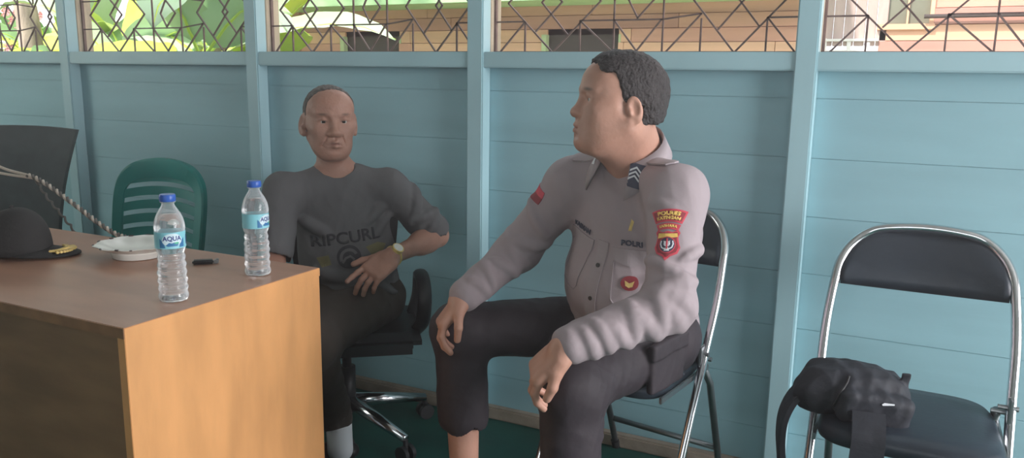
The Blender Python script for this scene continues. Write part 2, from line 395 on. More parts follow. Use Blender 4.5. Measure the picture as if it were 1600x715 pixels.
# diagonal iron grilles: one bay pattern, in metres from the bay's left edge at its lower rail
BW = .965
def zz(v): return v
seg = [(.0, .10, .112, .10), (.112, .10, .02, .0), (.112, .10, .112, 0), (.05, .16, .21, 0), (.21, 0, .37, .16), (.303, .10, .303, 0), (.303, .10, .415, 0), (.303, .10, .46, .10),
       (.46, .10, .57, .10), (.415, 0, .415, .16), (.415, .10, .49, .005), (.49, .005, .565, .10), (.57, 0, .57, .16), (.57, .10, .685, .115), (.685, .115, .58, 0), (.685, .10, .685, 0),
       (.655, .16, .785, 0), (.785, 0, .93, .16), (.873, .10, .873, 0), (.873, .10, .955, 0), (.873, .10, .965, .10),
       (.17, .16, .262, .055), (.24, .16, .15, .068), (.46, .16, .49, .105), (.49, .105, .54, .16), (.785, .16, .852, .075), (.735, .068, .812, .16)]
def grille(parent, x0, x1):
    bm = bmesh.new(); s = (x1-x0)/BW
    for a, b, c, d in seg:
        for zo, sg in ((ZS, 1), (ZS+.32, -1), (ZS+.32, 1), (ZS+.64, -1)):
            p, q = Vector((x0+a*s, .028, zo+sg*min(b, .16))), Vector((x0+c*s, .028, zo+sg*min(d, .16)))
            dd = (q-p); L = dd.length
            if L < .005: continue
            R = Matrix((dd.normalized(), Vector((0, 1, 0)), dd.normalized().cross(Vector((0, 1, 0))))).transposed()
            obox(bm, (p+q)/2, (L/2+.001, .003, .0025), R)
    for t in (0, 1): box(bm, ((x0, x1-.008)[t], .022, ZS), ((x0+.008, x1)[t], .034, ZT))
    box(bm, (x0, .022, ZT-.006), (x1, .034, ZT)); W(obj('grille', bm, M['iron']), parent)
for i in range(len(PX)-1):
    a, b = PX[i]+.03, PX[i+1]-.03
    bm = bmesh.new(); box(bm, (a, .022, ZS-.002), (b, .034, ZS+.004)); o = struct(obj('window_%d' % (i+1), bm, M['iron'])); grille(o, a, b)

# ------------------------------------------------------------------ desk
DX0, DX1, DY0, DY1, DZ = -2.72, -1.299, -1.467, -.90, .74
desk = tag(empty('desk', ((DX0+DX1)/2, (DY0+DY1)/2, 0)), 'wooden office desk with brown top and bright orange end panel', 'desk')
bm = bmesh.new(); box(bm, (DX0, DY0, DZ-.02), (DX1, DY1, DZ), .0015); W(obj('desk_top', bm, M['desktop']), desk)
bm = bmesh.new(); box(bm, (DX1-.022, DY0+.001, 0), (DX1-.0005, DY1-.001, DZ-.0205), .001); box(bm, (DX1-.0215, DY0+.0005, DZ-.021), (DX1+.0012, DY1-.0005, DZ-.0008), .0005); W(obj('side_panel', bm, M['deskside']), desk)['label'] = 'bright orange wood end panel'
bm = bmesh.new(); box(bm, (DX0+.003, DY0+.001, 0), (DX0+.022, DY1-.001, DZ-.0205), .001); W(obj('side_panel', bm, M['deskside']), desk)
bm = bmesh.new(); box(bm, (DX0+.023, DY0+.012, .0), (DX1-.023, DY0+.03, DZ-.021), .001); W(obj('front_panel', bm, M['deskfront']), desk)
bm = bmesh.new(); box(bm, (DX0, DY0-.002, DZ-.021), (DX1+.001, DY0, DZ-.0005)); W(obj('edge_band', bm, M['deskedge']), desk)

# ------------------------------------------------------------------ water bottles
def bottle(loc, rz, label):
    t = tag(empty('water_bottle', loc, rz), label, 'bottle', 'bottled water on the desk')
    prof = [(.022, .000), (.0285, .002), (.0305, .008)]
    z = .012
    while z < .112:
        ph = (z-.012)/.0165*2*math.pi; waist = .0022*math.exp(-((z-.098)/.02)**2); prof.append((.0303-.0011*(1-math.cos(ph))-waist, z)); z += .00275
    prof += [(.0298, .114), (.0305, .118), (.0305, .152), (.0312, .156), (.0312, .160), (.0305, .166), (.0285, .176), (.024, .187), (.018, .197), (.0135, .204), (.0125, .208), (.0125, .2105), (.0155, .2115), (.0155, .213), (.0122, .2135), (.0122, .222)]
    bm = bmesh.new(); lathe(bm, prof, 40, wob=lambda a, z: .012*math.sin(5*a+z*90)*(1 if z < .11 else .0)); obj('bottle_body', bm, M['pet'], t, 'all')
    wp = [(r-.0008, z+(.0008 if i == 0 else 0)) for i, (r, z) in enumerate(prof) if z < .193]
    bm = bmesh.new(); lathe(bm, wp, 40, wob=lambda a, z: .012*math.sin(5*a+z*90)*(1 if z < .11 else .0)); obj('water', bm, M['water'], t, 'all')
    bm = bmesh.new(); lathe(bm, [(.0125, .2135), (.0158, .2137), (.0162, .215), (.0162, .226), (.0150, .2283), (.004, .2285)], 48, wob=lambda a, z: .025*(math.sin(24*a) > 0)*(.2150 <= z <= .2265))
    obj('bottle_cap', bm, M['bluecap'], t, True)
    bm = bmesh.new(); lathe(bm, [(.0309, .117), (.0309, .1515)], 48, cap=False); lab = obj('label_band', bm, M['label'], t, True)
    out = bmesh.new(); mats = [M['lblw'], M['lblb'], M['lblg'], M['lbln']]
    def wrap(b2, mi, lift, L=.003, a0=0.):
        bmesh.ops.triangulate(b2, faces=b2.faces); refine(b2, L)
        for v in b2.verts:
            a = a0+v.co.x/.031-math.pi/2; R = .0309+lift; v.co = Vector((R*math.cos(a), R*math.sin(a), .135+v.co.y))
        for f in b2.faces: f.material_index = mi
        merge(out, b2)
    for a0 in (0,):
        wrap(poly2d([(-.026, .004), (-.017, -.004), (-.014, -.0155), (-.026, -.0155)]), 1, .0003, a0=a0); wrap(poly2d([(.026, .004), (.017, -.004), (.014, -.0155), (.026, -.0155)]), 1, .0003, a0=a0)
        wrap(poly2d([(.0205*math.cos(q), .0145*math.sin(q)*(1 if math.sin(q) > 0 else .9)) for q in [k*math.pi/12 for k in range(24)]]), 0, .0004, a0=a0)
        wrap(poly2d([(-.013, -.010), (-.006, -.0045), (-.001, -.006), (.005, -.004), (.013, -.0075), (.010, -.0125), (-.009, -.0125)]), 1, .0006, a0=a0)
        wrap(poly2d([(.002, -.0055), (.010, -.0035), (.0145, -.006), (.008, -.0085)]), 2, .0008, a0=a0)
        wrap(text2d('AQUA', .0135, 0, .0035, .95, .0004), 3, .0007, a0=a0)
        wrap(poly2d([(.036, -.012), (.048, -.012), (.048, .008), (.036, .008)]), 3, .0003, a0=a0)
    obj('label_print', out, mats, t)
    return t
def facing(x, y, extra=0): return math.atan2(CAM_POS.y-y, CAM_POS.x-x)+math.pi/2+extra
bottle((-1.376, -1.282, DZ), facing(-1.376, -1.282, .12), 'full water bottle with blue cap, nearer to the desk corner, label facing out')
bottle((-1.383, -1.026, DZ), facing(-1.383, -1.026, .95), 'full water bottle with blue cap at the far desk edge beside the man in grey')

# ------------------------------------------------------------------ enamel dish, lighter, cap, cord
t = tag(empty('enamel_dish', (-1.79, -1.035, DZ), .2), 'white enamel dish with dark chipped scalloped rim behind the bottle', 'dish')
wob = lambda a, z: .035*math.sin(10*a)*(1 if z > .02 else 0)
bm = bmesh.new(); lathe(bm, [(.058, 0), (.062, .002), (.066, .016), (.064, .019), (.085, .027), (.103, .036), (.1035, .0372), (.101, .0372), (.084, .030), (.060, .021), (.02, .019)], 80, wob=wob); obj('dish_body', bm, M['enamel'], t, True)
bm = bmesh.new()
for k in range(13):
    a0 = k*.483+random.uniform(-.1, .1); ln = random.uniform(.05, .16)
    pts = [(.1025*(1+wob(a, .036))*math.cos(a), .1025*(1+wob(a, .036))*math.sin(a), .0371) for a in [a0+ln*i/5 for i in range(6)]]
    bm = bmesh.new(); tube(bm, pts, random.uniform(.0015, .003), 6); obj('rim_chip', bm, M['chip'], t)
pass
t = tag(empty('lighter', (-1.578, -1.014, DZ), .75), 'small dark pocket lighter lying on the desk between the bottles', 'lighter')
bm = bmesh.new(); t2 = bmesh.new(); bmesh.ops.create_cube(t2, size=1)
for v in t2.verts: v.co = Vector((v.co.x*.052, v.co.y*.022, v.co.z*.011+.0057))
bmesh.ops.bevel(t2, geom=t2.edges[:], offset=.004, segments=3, affect='EDGES'); merge(bm, t2); obj('lighter_body', bm, M['bplast'], t, True)
bm = bmesh.new(); box(bm, (.025, -.009, .001), (.037, .009, .0105), .002); tube(bm, [(.034, -.004, .009), (.034, .004, .009)], .004, 12); obj('flint_wheel', bm, M['steel'], t)

# uniform cap: dome, brim, gold wreath
t = tag(empty('uniform_cap', (-2.075, -1.19, DZ), math.radians(32)), 'black uniform cap with gold wreath on its brim, lying on the desk', 'cap')
bm = bmesh.new(); n = 40; rings = []
for j in range(13):
    ph = j/12*math.pi/2; R = math.cos(ph)**.8; z = .012+.115*math.sin(ph)**.92
    rings.append([bm.verts.new(((.098*R-.012*math.sin(ph))*1.0*math.cos(a)+.012*math.sin(ph), .083*R*math.sin(a), z*(1+.05*math.cos(a)*math.cos(ph)))) if j < 12 else bm.verts.new((.0*math.cos(a)+.01+.002*math.cos(a), .002*math.sin(a), z)) for a in [2*math.pi*k/n for k in range(n)]])
for a, b in zip(rings, rings[1:]):
    for k in range(n): bm.faces.new((a[k], a[(k+1) % n], b[(k+1) % n], b[k]))
bm.faces.new(rings[-1]); bm.faces.new(rings[0][::-1])
crown = obj('crown', bm, M['capcloth'], t, 'all')
bm = bmesh.new(); top = []; bot = []
for i in range(17):
    a = -1.25+2.5*i/16; row = []
    for j in range(6):
        q = j/5; x = .092*math.cos(a)+q*.078*max(0, math.cos(a))**.8; y = .080*math.sin(a)*(1+q*.04); z = .016-.012*q*abs(math.cos(a))+.010*(1-abs(math.sin(a)))*(1-q*.6)
        row.append((x, y, z))
    top.append([bm.verts.new(p) for p in row]); bot.append([bm.verts.new((p[0], p[1], p[2]-.003)) for p in row])
for i in range(16):
    for j in range(5):
        bm.faces.new((top[i][j], top[i][j+1], top[i+1][j+1], top[i+1][j])); bm.faces.new((bot[i][j], bot[i+1][j], bot[i+1][j+1], bot[i][j+1]))
for i in range(16): bm.faces.new((top[i][5], bot[i][5], bot[i+1][5], top[i+1][5])); bm.faces.new((top[i][0], top[i+1][0], bot[i+1][0], bot[i][0]))
for i in (0, 16):
    for j in range(5): bm.faces.new((top[i][j], top[i][j+1], bot[i][j+1], bot[i][j]))
brim = obj('brim', bm, M['capcloth'], t, 'all')
bm = bmesh.new()
for sg in (-1, 1):
    for k in range(6):
        a = sg*(.06+k*.085); x = (.094+.052)*math.cos(a); y = .081*math.sin(a)
        obox(bm, (x, y, .0165), (.012, .0045, .0028), Matrix.Rotation(a+sg*.5, 3, 'Z'), .002); obox(bm, (x-.012, y, .019), (.008, .0035, .0028), Matrix.Rotation(a-sg*.7, 3, 'Z'), .0015)
obj('gold_wreath', bm, M['gold'], brim)
bm = bmesh.new(); bmesh.ops.create_uvsphere(bm, u_segments=12, v_segments=8, radius=.006); obj('top_button', bm, M['capcloth'], t, True, (.01, 0, .128))
bm = bmesh.new(); obox(bm, (-.02, -.083, .035), (.022, .003, .007), Matrix.Rotation(.05, 3, 'Z'), .001); obj('side_lettering', bm, M['white'], t)

t = tag(empty('twisted_cord', (-2.05, -.89, DZ)), 'twisted two-tone cord drooping down to the back edge of the desk', 'cord')
A = smoothpath([(-3.12, -.80, .985), (-2.83, -.83, .94), (-2.60, -.87, .905), (-2.42, -.88, .885), (-2.27, -.885, .83), (-2.14, -.89, .775), (-2.06, -.892, .748), (-2.0, -.90, .744)], 14)
def twist(path, mt, ph, i0=0, rad=.0042, pitch=.035):
    bm = bmesh.new(); pts = []; s = 0
    for i, p in enumerate(path):
        if i: s += (p-path[i-1]).length
        a = s/pitch*2*math.pi+ph; pts.append(p+Vector((0, math.cos(a), math.sin(a)))*rad)
    tube(bm, pts, rad, 7); W(obj('strand', bm, mt, None, 'all'), t)
def dense(path, st=.004):
    out = []
    for a, b in zip(path, path[1:]):
        k = max(1, int((b-a).length/st)); out += [a.lerp(b, i/k) for i in range(k)]
    return out+[path[-1]]
Ad = dense(A); cut = [i for i, p in enumerate(Ad) if p.x > -2.47][0]
twist(Ad[cut:], M['rope1'], 0); twist(Ad[cut:], M['rope2'], math.pi)
bm = bmesh.new(); tube(bm, Ad[:cut+2], .0045, 7); W(obj('strand', bm, M['rope1'], None, 'all'), t)
bm = bmesh.new(); tube(bm, smoothpath([(-3.10, -.82, .90), (-2.80, -.85, .892), (-2.58, -.875, .888), (-2.43, -.88, .886)], 10), .0045, 7); W(obj('strand', bm, M['rope1'], None, 'all'), t)
B2 = dense(smoothpath([(-2.43, -.88, .886), (-2.37, -.885, .83), (-2.30, -.886, .775), (-2.24, -.888, .72), (-2.22, -.888, .64)], 8)); twist(B2, M['rope2'], 1.0, rad=.0035)

# ------------------------------------------------------------------ folding chairs
def folding_chair(x, y, yaw, label):
    t = tag(empty('folding_chair', (x, y, 0), yaw), label, 'chair', 'steel folding chairs along the wall')
    hw = .2; YA, YB = .05, -.36
    L = lambda z: YB+(YA-YB)*z/.84
    pts = []
    for s in (-1, 1):
        q = [(s*(hw+.008), L(z), z) for z in (.01, .25, .5, .62)]+[(s*hw, L(.72)+.0, .72)]
        arc = [(s*(hw-.008), L(.765)+.006, .765), (s*(hw-.03), L(.81)+.012, .805), (s*(hw-.07), L(.84)+.018, .838), (s*(hw-.12), .070, .852)]
        pts.append(q+arc)
    path = pts[0]+[(0, .075, .857)]+pts[1][::-1]
    bm = bmesh.new(); tube(bm, smoothpath(path, 6), .0118, 14); obj('front_frame', bm, M['chrome'], t, 'all')
    bm = bmesh.new()                         # rear legs
    for s in (-1, 1): tube(bm, [(s*(hw-.018), -.10, .47), (s*(hw-.018), .00, .36), (s*(hw-.018), .14, .01)], .0105, 12)
    tube(bm, [(-(hw-.018), .10, .12), (hw-.018, .10, .12)], .009, 10); tube(bm, [(-(hw+.004), L(.16), .16), (hw+.004, L(.16), .16)], .009, 10)
    obj('rear_frame', bm, M['steel'], t, 'all')
    # backrest pad: rounded top corners, slightly curved
    bm = bmesh.new(); pr = []
    for i in range(25):
        u = i/24*2-1; x_ = u*(hw-.012); zt = .846-(.075*max(0, (abs(u)-.45)/.55)**2.6); zb = .702+.006*abs(u)**2; yc = .045*(1-u*u)
        pr.append((x_, zb, zt, yc))
    F, Bk = [], []
    for x_, zb, zt, yc in pr:
        F.append([bm.verts.new((x_, L(z)+yc*.6-.016*math.sin(math.pi*(j+.3)/6.6)+.006, z)) for j, z in [(j, zb+(zt-zb)*j/6) for j in range(7)]])
        Bk.append([bm.verts.new((x_, L(z)+yc*.6+.014, z)) for z in [zb+(zt-zb)*j/6 for j in range(7)]])
    for i in range(24):
        for j in range(6): bm.faces.new((F[i][j], F[i+1][j], F[i+1][j+1], F[i][j+1])); bm.faces.new((Bk[i][j], Bk[i][j+1], Bk[i+1][j+1], Bk[i+1][j]))
        bm.faces.new((F[i][6], F[i+1][6], Bk[i+1][6], Bk[i][6])); bm.faces.new((F[i][0], Bk[i][0], Bk[i+1][0], F[i+1][0]))
    for i in (0, 24):
        for j in range(6): bm.faces.new((F[i][j], F[i][j+1], Bk[i][j+1], Bk[i][j]))
    obj('backrest', bm, M['vinyl'], t, 'all')
    # seat: rounded slab, front a little wider
    bm = bmesh.new(); S = []
    for k in range(48):
        a = 2*math.pi*k/48; c, s_ = math.cos(a), math.sin(a); e = .42
        xx = math.copysign(abs(c)**e, c); yy = math.copysign(abs(s_)**e, s_); S.append((xx*(.185-.008*yy), -.205+yy*.185))
    prev = None
    for sc, zz_ in ((.97, .425), (1.0, .430), (1.0, .445), (.985, .455), (.94, .463), (.7, .468), (.3, .469)):
        ring = [bm.verts.new((x_*sc, -.205+(y_+.205)*sc, zz_)) for x_, y_ in S]
        if prev:
            for k in range(48): bm.faces.new((prev[k], prev[(k+1) % 48], ring[(k+1) % 48], ring[k]))
        else: bm.faces.new(ring[::-1])
        prev = ring
    bm.faces.new(prev); obj('seat', bm, M['vinyl'], t, 'all')
    for s in (-1, 1):
        bm = bmesh.new(); box(bm, (s*.19-.004, -.36, .418), (s*.19+.004, -.05, .436), .002); box(bm, (s*(hw+.004)-.004, L(.5)-.035, .455), (s*(hw+.004)+.004, L(.5)+.035, .515), .003)
        tube(bm, [(s*(hw-.02), L(.5)-.012, .49), (s*(hw+.022), L(.5)-.012, .49)], .006, 10); tube(bm, [(s*(hw-.03), -.10, .468), (s*(hw+.02), -.10, .468)], .006, 10)
        obj('hinge_bracket', bm, M['steel'], t)
    for s in (-1, 1):
        bm = bmesh.new(); tube(bm, [(s*(hw+.008), YB-.001, 0), (s*(hw+.008), YB+.012, .03)], .0145, 12); obj('rubber_foot', bm, M['bplast'], t); bm = bmesh.new(); tube(bm, [(s*(hw-.018), .143, 0), (s*(hw-.018), .13, .03)], .0135, 12); obj('rubber_foot', bm, M['bplast'], t)
    return t
folding_chair(.066, -.258, math.radians(-.6), 'empty black padded folding chair with chrome frame, waist bag on its seat')
folding_chair(-.625, -.20, math.radians(-9), 'black padded folding chair with chrome frame under the man in uniform')

# waist bag on the right chair
t = tag(empty('waist_bag', (-.06, -.50, .47)), 'black nylon waist bag slumped on the empty folding chair, straps hanging down', 'bag')
Rb = frame((.95, .25, -.12), (.1, -.05, 1))
pr = [rbox((-.055, -.50, .515), (.062, .115, .046), Rb, .040, .02), ell((-.060, -.51, .535), (.095, .065, .045), k=.03), ell((-.135, -.53, .500), (.055, .060, .042), k=.03), rbox((-.01, -.57, .500), (.022, .080, .040), Rb, .02, .015), rbox((.045, -.50, .555), (.006, .012, .02), Rb, .004, .006)]
fz = folds(5, .010, 45, 5)
o = W(sdf_mesh('bag_body', pr, (-.24, -.66, .43), (.13, -.36, .64), .0035, fz, M['bag']), t)
for a in (o,):
    mn = min(v.co.z for v in a.data.vertices)
bb = bvh_of(o)
def strap(pts, wd, th, name, mt, par, nrm=(0, 1, 0)):
    bm = bmesh.new(); P = smoothpath(pts, 8); rg = []
    for i, p in enumerate(P):
        d = (P[min(i+1, len(P)-1)]-P[max(i-1, 0)]).normalized(); s = Vector(nrm); s = (s-d*s.dot(d)).normalized(); n_ = d.cross(s); q = s*wd/2; h = n_*th/2
        rg.append([bm.verts.new(p+a) for a in (q+h, q-h, -q-h, -q+h)])
    for a, b in zip(rg, rg[1:]):
        for k in range(4): bm.faces.new((a[k], a[(k+1) % 4], b[(k+1) % 4], b[k]))
    bm.faces.new(rg[0]); bm.faces.new(rg[-1]); return W(obj(name, bm, mt), par)
strap([(-.13, -.53, .525), (-.175, -.54, .50), (-.200, -.555, .45), (-.205, -.56, .39), (-.195, -.57, .31), (-.19, -.575, .22)], .068, .012, 'waist_strap', M['bag'], t, (.3, -1, 0))
strap([(-.02, -.60, .50), (-.015, -.640, .465), (-.015, -.650, .42), (-.02, -.653, .33), (-.025, -.655, .22)], .068, .010, 'waist_strap', M['bag'], t, (1, .1, 0))
decal('bag_logo', [(poly2d([(-.012, -.004), (-.009, -.006), (.013, .004), (.012, .007), (-.008, .001)]), M['white'], .0008)], bb, (.020, -.60, .525), (.25, -1, .25), (.35, 0, 1), None, L=.02)
W(bpy.data.objects['bag_logo'], t)
bm = bmesh.new(); pz = smoothpath([(-.10, -.60, .50), (-.085, -.60, .54), (-.07, -.575, .575)], 6); 
for i, p in enumerate(pz):
    h = bb.find_nearest(p); pz[i] = h[0]+h[1]*.002
tube(bm, pz, .0028, 6); W(obj('zip', bm, M['bplast'], None, 'all'), t)

# ------------------------------------------------------------------ green plastic chair
def frot(a): return Matrix.Rotation(a, 3, 'Z')
t = tag(empty('plastic_chair', (-2.62, -.42, 0), math.radians(10)), 'green moulded plastic chair with slatted back behind the desk', 'chair')
def yb(z): return .13+(z-.42)*.17
bm = bmesh.new(); hw = .215
out = [(-hw+.01, yb(.42), .42), (-hw, yb(.6), .6), (-hw+.002, yb(.74), .74), (-hw+.03, yb(.815), .815), (-.12, yb(.865), .862), (0, yb(.885), .882), (.12, yb(.865), .862), (hw-.03, yb(.815), .815), (hw-.002, yb(.74), .74), (hw, yb(.6), .6), (hw-.01, yb(.42), .42)]
P = smoothpath(out, 6); inn = []
rg = []
for i, p in enumerate(P):
    d = (P[min(i+1, len(P)-1)]-P[max(i-1, 0)]).normalized(); side = d.cross(Vector((0, 1, 0))).normalized(); topness = max(0, p.z-.76)/.12
    w_ = .045+.03*topness; q = side*w_
    if (p+q-Vector((0, 0, .6))).length > (p-q-Vector((0, 0, .6))).length: q = -q
    rg.append([bm.verts.new(v) for v in (p+Vector((0, -.008, 0)), p+q*.15+Vector((0, -.014, 0)), p+q+Vector((0, -.004, 0)), p+q+Vector((0, .006, 0)), p+Vector((0, .014, 0)))])
for a, b in zip(rg, rg[1:]):
    for k in range(5): bm.faces.new((a[k], a[(k+1) % 5], b[(k+1) % 5], b[k]))
bm.faces.new(rg[0]); bm.faces.new(rg[-1]); obj('back_frame', bm, M['green'], t, True)
bm = bmesh.new()
for z0, z1 in ((.50, .535), (.553, .588), (.606, .641), (.659, .694), (.712, .747), (.765, .80)):
    F = []
    for i in range(13):
        u = i/12*2-1; dz = .022*(1-u*u); yo = .02*(1-u*u); F.append([bm.verts.new((u*.178, yb(z)+yo+q, z+dz)) for z, q in ((z0, 0), (z1, 0), (z1, .006), (z0, .006))])
    for a, b in zip(F, F[1:]):
        for k in range(4): bm.faces.new((a[k], a[(k+1) % 4], b[(k+1) % 4], b[k]))
    bm.faces.new(F[0]); bm.faces.new(F[-1])
obj('back_slats', bm, M['green'], t, True)
bm = bmesh.new(); box(bm, (-.215, -.25, .405), (.215, .16, .43), .01); box(bm, (-.215, -.252, .37), (.215, -.235, .42), .006); obj('seat', bm, M['green'], t, True)
for sx in (-1, 1):
    for sy in (-1, 1):
        bm = bmesh.new(); tube(bm, [(sx*.195, -.045+sy*.185, .41), (sx*.225, -.045+sy*.225, 0)], [.024, .017], 8); obj('leg', bm, M['green'], t, True)

# ------------------------------------------------------------------ office chairs
def office_chair(loc, rz, label, back_z, hwb, lean, arms=True, hs=.46, mtb='mesh'):
    t = tag(empty('office_chair', loc, rz), label, 'chair')
    bm = bmesh.new(); F = []; z0, z1 = back_z
    for i in range(13):
        u = i/12*2-1; row = []
        for j in range(9):
            v = j/8; ww = hwb*(.80+.20*v); x = u*ww; y = .20+lean*v-.03*math.sin(v*3.1)+.035*(u*u)*-1; row.append((x, y, z0+(z1-z0)*v-.012*u*u*v))
        F.append([bm.verts.new(p) for p in row]+[bm.verts.new((p[0], p[1]+.022, p[2])) for p in row[::-1]])
    for a, b in zip(F, F[1:]):
        for k in range(18): bm.faces.new((a[k], a[(k+1) % 18], b[(k+1) % 18], b[k]))
    bm.faces.new(F[0]); bm.faces.new(F[-1]); obj('backrest', bm, M[mtb], t, True)
    bm = bmesh.new(); box(bm, (-.235, -.24, hs-.075), (.235, .22, hs), .03); obj('seat', bm, M['bplast'], t, True)
    bm = bmesh.new(); tube(bm, smoothpath([(0, .05, hs-.085), (0, .25, hs-.07), (0, .27, hs+.05), (0, .235, z0+.08)], 5), .02, 10); obj('back_bracket', bm, M['bplast'], t, 'all')
    bm = bmesh.new(); tube(bm, [(0, 0, .09), (0, 0, .25)], .028, 16); tube(bm, [(0, 0, .25), (0, 0, hs-.06)], .016, 14); obj('gas_column', bm, M['bplast'], t, 'all')
    st = bmesh.new()
    for k in range(5):
        wh = bmesh.new()
        a = 2*math.pi*k/5+.35; d = Vector((math.cos(a), math.sin(a), 0)); tube(st, [d*.02+Vector((0, 0, .125)), d*.15+Vector((0, 0, .105)), d*.29+Vector((0, 0, .078))], [.024, .02, .014], 10)
        n_ = Vector((-d.y, d.x, 0))
        for s in (-1, 1): tube(wh, [d*.29+n_*s*.008+Vector((0, 0, .028)), d*.29+n_*s*.022+Vector((0, 0, .028))], .027, 16)
        tube(wh, [d*.29+Vector((0, 0, .03)), d*.29+Vector((0, 0, .075))], .008, 8); obj('castor', wh, M['bplast'], t, True)
    obj('star_base', st, M['chrome'], t, 'all')
    if arms:
        for s in (-1, 1):
            bm = bmesh.new(); tube(bm, smoothpath([(s*.225, .10, hs-.05), (s*.25, .10, hs+.03), (s*.255, .09, hs+.10), (s*.25, .0, hs+.135), (s*.25, -.10, hs+.13), (s*.25, -.145, hs+.08), (s*.245, -.11, hs+.0), (s*.225, -.05, hs-.05)], 6), [.016]*43, 10, flat=1.5); obj('armrest', bm, M['bplast'], t, 'all')
    return t
office_chair((-3.06, -.72, 0), math.radians(25), 'dark mesh-back office chair behind the desk beside the black cap', (.56, 1.00), .26, .10, False)
office_chair((-1.63, -.38, 0), math.radians(38), 'black office chair with armrests under the man in the grey shirt', (.49, .885), .205, .06, True, .428, 'bplast')

# ------------------------------------------------------------------ people
def head_prims(c, f, upv, fat=0., old=False):
    """c: point between the ears at eye height; f: gaze; returns prims and local->world"""
    bf = .80 if old else 1.
    ld = .0012 if old else .0
    R = frame(f, upv); c = np.asarray(c, np.float32); Rm = R.copy()          # columns: x side, y face, z up
    w = lambda x, y, z: c+Rm@np.array([x, y, z], np.float32)
    E = lambda p, r, k=.02, op='u', RR=None: ell(w(*p), r, Rm if RR is None else RR, k, op)
    C = lambda a, b, r1, r2=None, k=.012, op='u': cap(w(*a), w(*b), r1, r2, k, op)
    pr = [E((0, -.012, .031), (.076, .097, .078)), E((0, .040, .038), (.060, .050, .049), .03), E((0, .030, -.030), (.060+fat, .060, .066), .03),
          E((0, .036, -.085), (.040+fat, .044, .028), .03), C((0, .073, -.100), (0, .069, -.098), .018+fat*.5, k=.025), E((0, .066, -.058), (.030, .024, .028), .03)]
    for s in (-1, 1):
        pr += [E((s*(.034+fat*.5), .044, -.060), ((.027+fat*.4)*bf, .034*bf, .038), .035), C((s*(.056+fat*.6), -.005, -.050), (s*(.026+fat*.6), .055, -.098), .020+fat*.8, .018+fat*.5, .03), C((s*.046, .060, -.024), (s*.058, .030, -.012), .018+fat*.4, .016, .025),
               C((s*.012, .086, .019), (s*.044, .070, .024), .0085, .008, .014), E((s*.030, .096, .001), (.017, .014, .0105), .012, 's'),
               C((s*.016, .0795, .0055-ld), (s*.031, .0825, .0092-ld), .0052, .0055, .003), C((s*.031, .0825, .0092-ld), (s*.047, .0715, .005-ld), .0055, .0048, .003),
               C((s*.018, .0785, -.0092), (s*.044, .0725, -.0085), .0046, .0044, .004), E((s*.0155, .0905, -.037), (.0098, .0125, .0090), .007),
               E((s*.0075, .0985, -.0450), (.0038, .0050, .0035), .003, 's')]
        if old: pr += [C((s*.021, .092, -.043), (s*.036, .079, -.074), .0015, .0012, .006, 's')]
        er = frame(w(s*.30, -.10, 0)-c, w(0, -.25, 1)-c) if False else None
        a = .30; Re = Rm@np.array([[1, 0, 0], [0, math.cos(a), -math.sin(a)], [0, math.sin(a), math.cos(a)]], np.float32).T
        za = s*(.42 if old else .25); Re = Rm@np.array([[math.cos(za), math.sin(za), 0], [-math.sin(za), math.cos(za), 0], [0, 0, 1]], np.float32).T@np.array([[1, 0, 0], [0, math.cos(a), -math.sin(a)], [0, math.sin(a), math.cos(a)]], np.float32).T
        sx = .078+fat*.5+(.002 if old else .001)
        sc = 1.12 if old else 1.
        pr += [ell(w(s*(sx+.002), -.012, -.012), (.0085, .0185*sc, .032*sc), Re, .006), ell(w(s*(sx+.0095), -.009, -.006), (.0065, .0110*sc, .0190*sc), Re, .004, 's'), ell(w(s*(sx+.004), -.002, -.017), (.005, .005, .008), Re, .004), ell(w(s*(sx+.0015), -.004, -.040), (.0065, .009, .009), Re, .006)]
    pr += [C((0, .082, .014), (0, .099, -.030), .0072, .0105, .012), E((0, .101, -.034), (.0125, .0120, .0105), .010),
           C((-.019, .0850, -.0635), (0, .0955, -.0605), .0050, .0068, .006), C((.019, .0850, -.0635), (0, .0955, -.0605), .0050, .0068, .006),
           C((-.017, .0840, -.0740), (0, .0930, -.0745), .0056, .0078, .006), C((.017, .0840, -.0740), (0, .0930, -.0745), .0056, .0078, .006),
           C((-.024, .0860, -.0705), (0, .1000, -.0675), .0013, .0013, .003, 's'), C((.024, .0860, -.0705), (0, .1000, -.0675), .0013, .0013, .003, 's'),
           E((0, .1000, -.0505), (.0035, .0035, .0075), .005, 's'), E((0, .094, -.0875), (.016, .0045, .005), .01, 's')]
    return pr, w, Rm
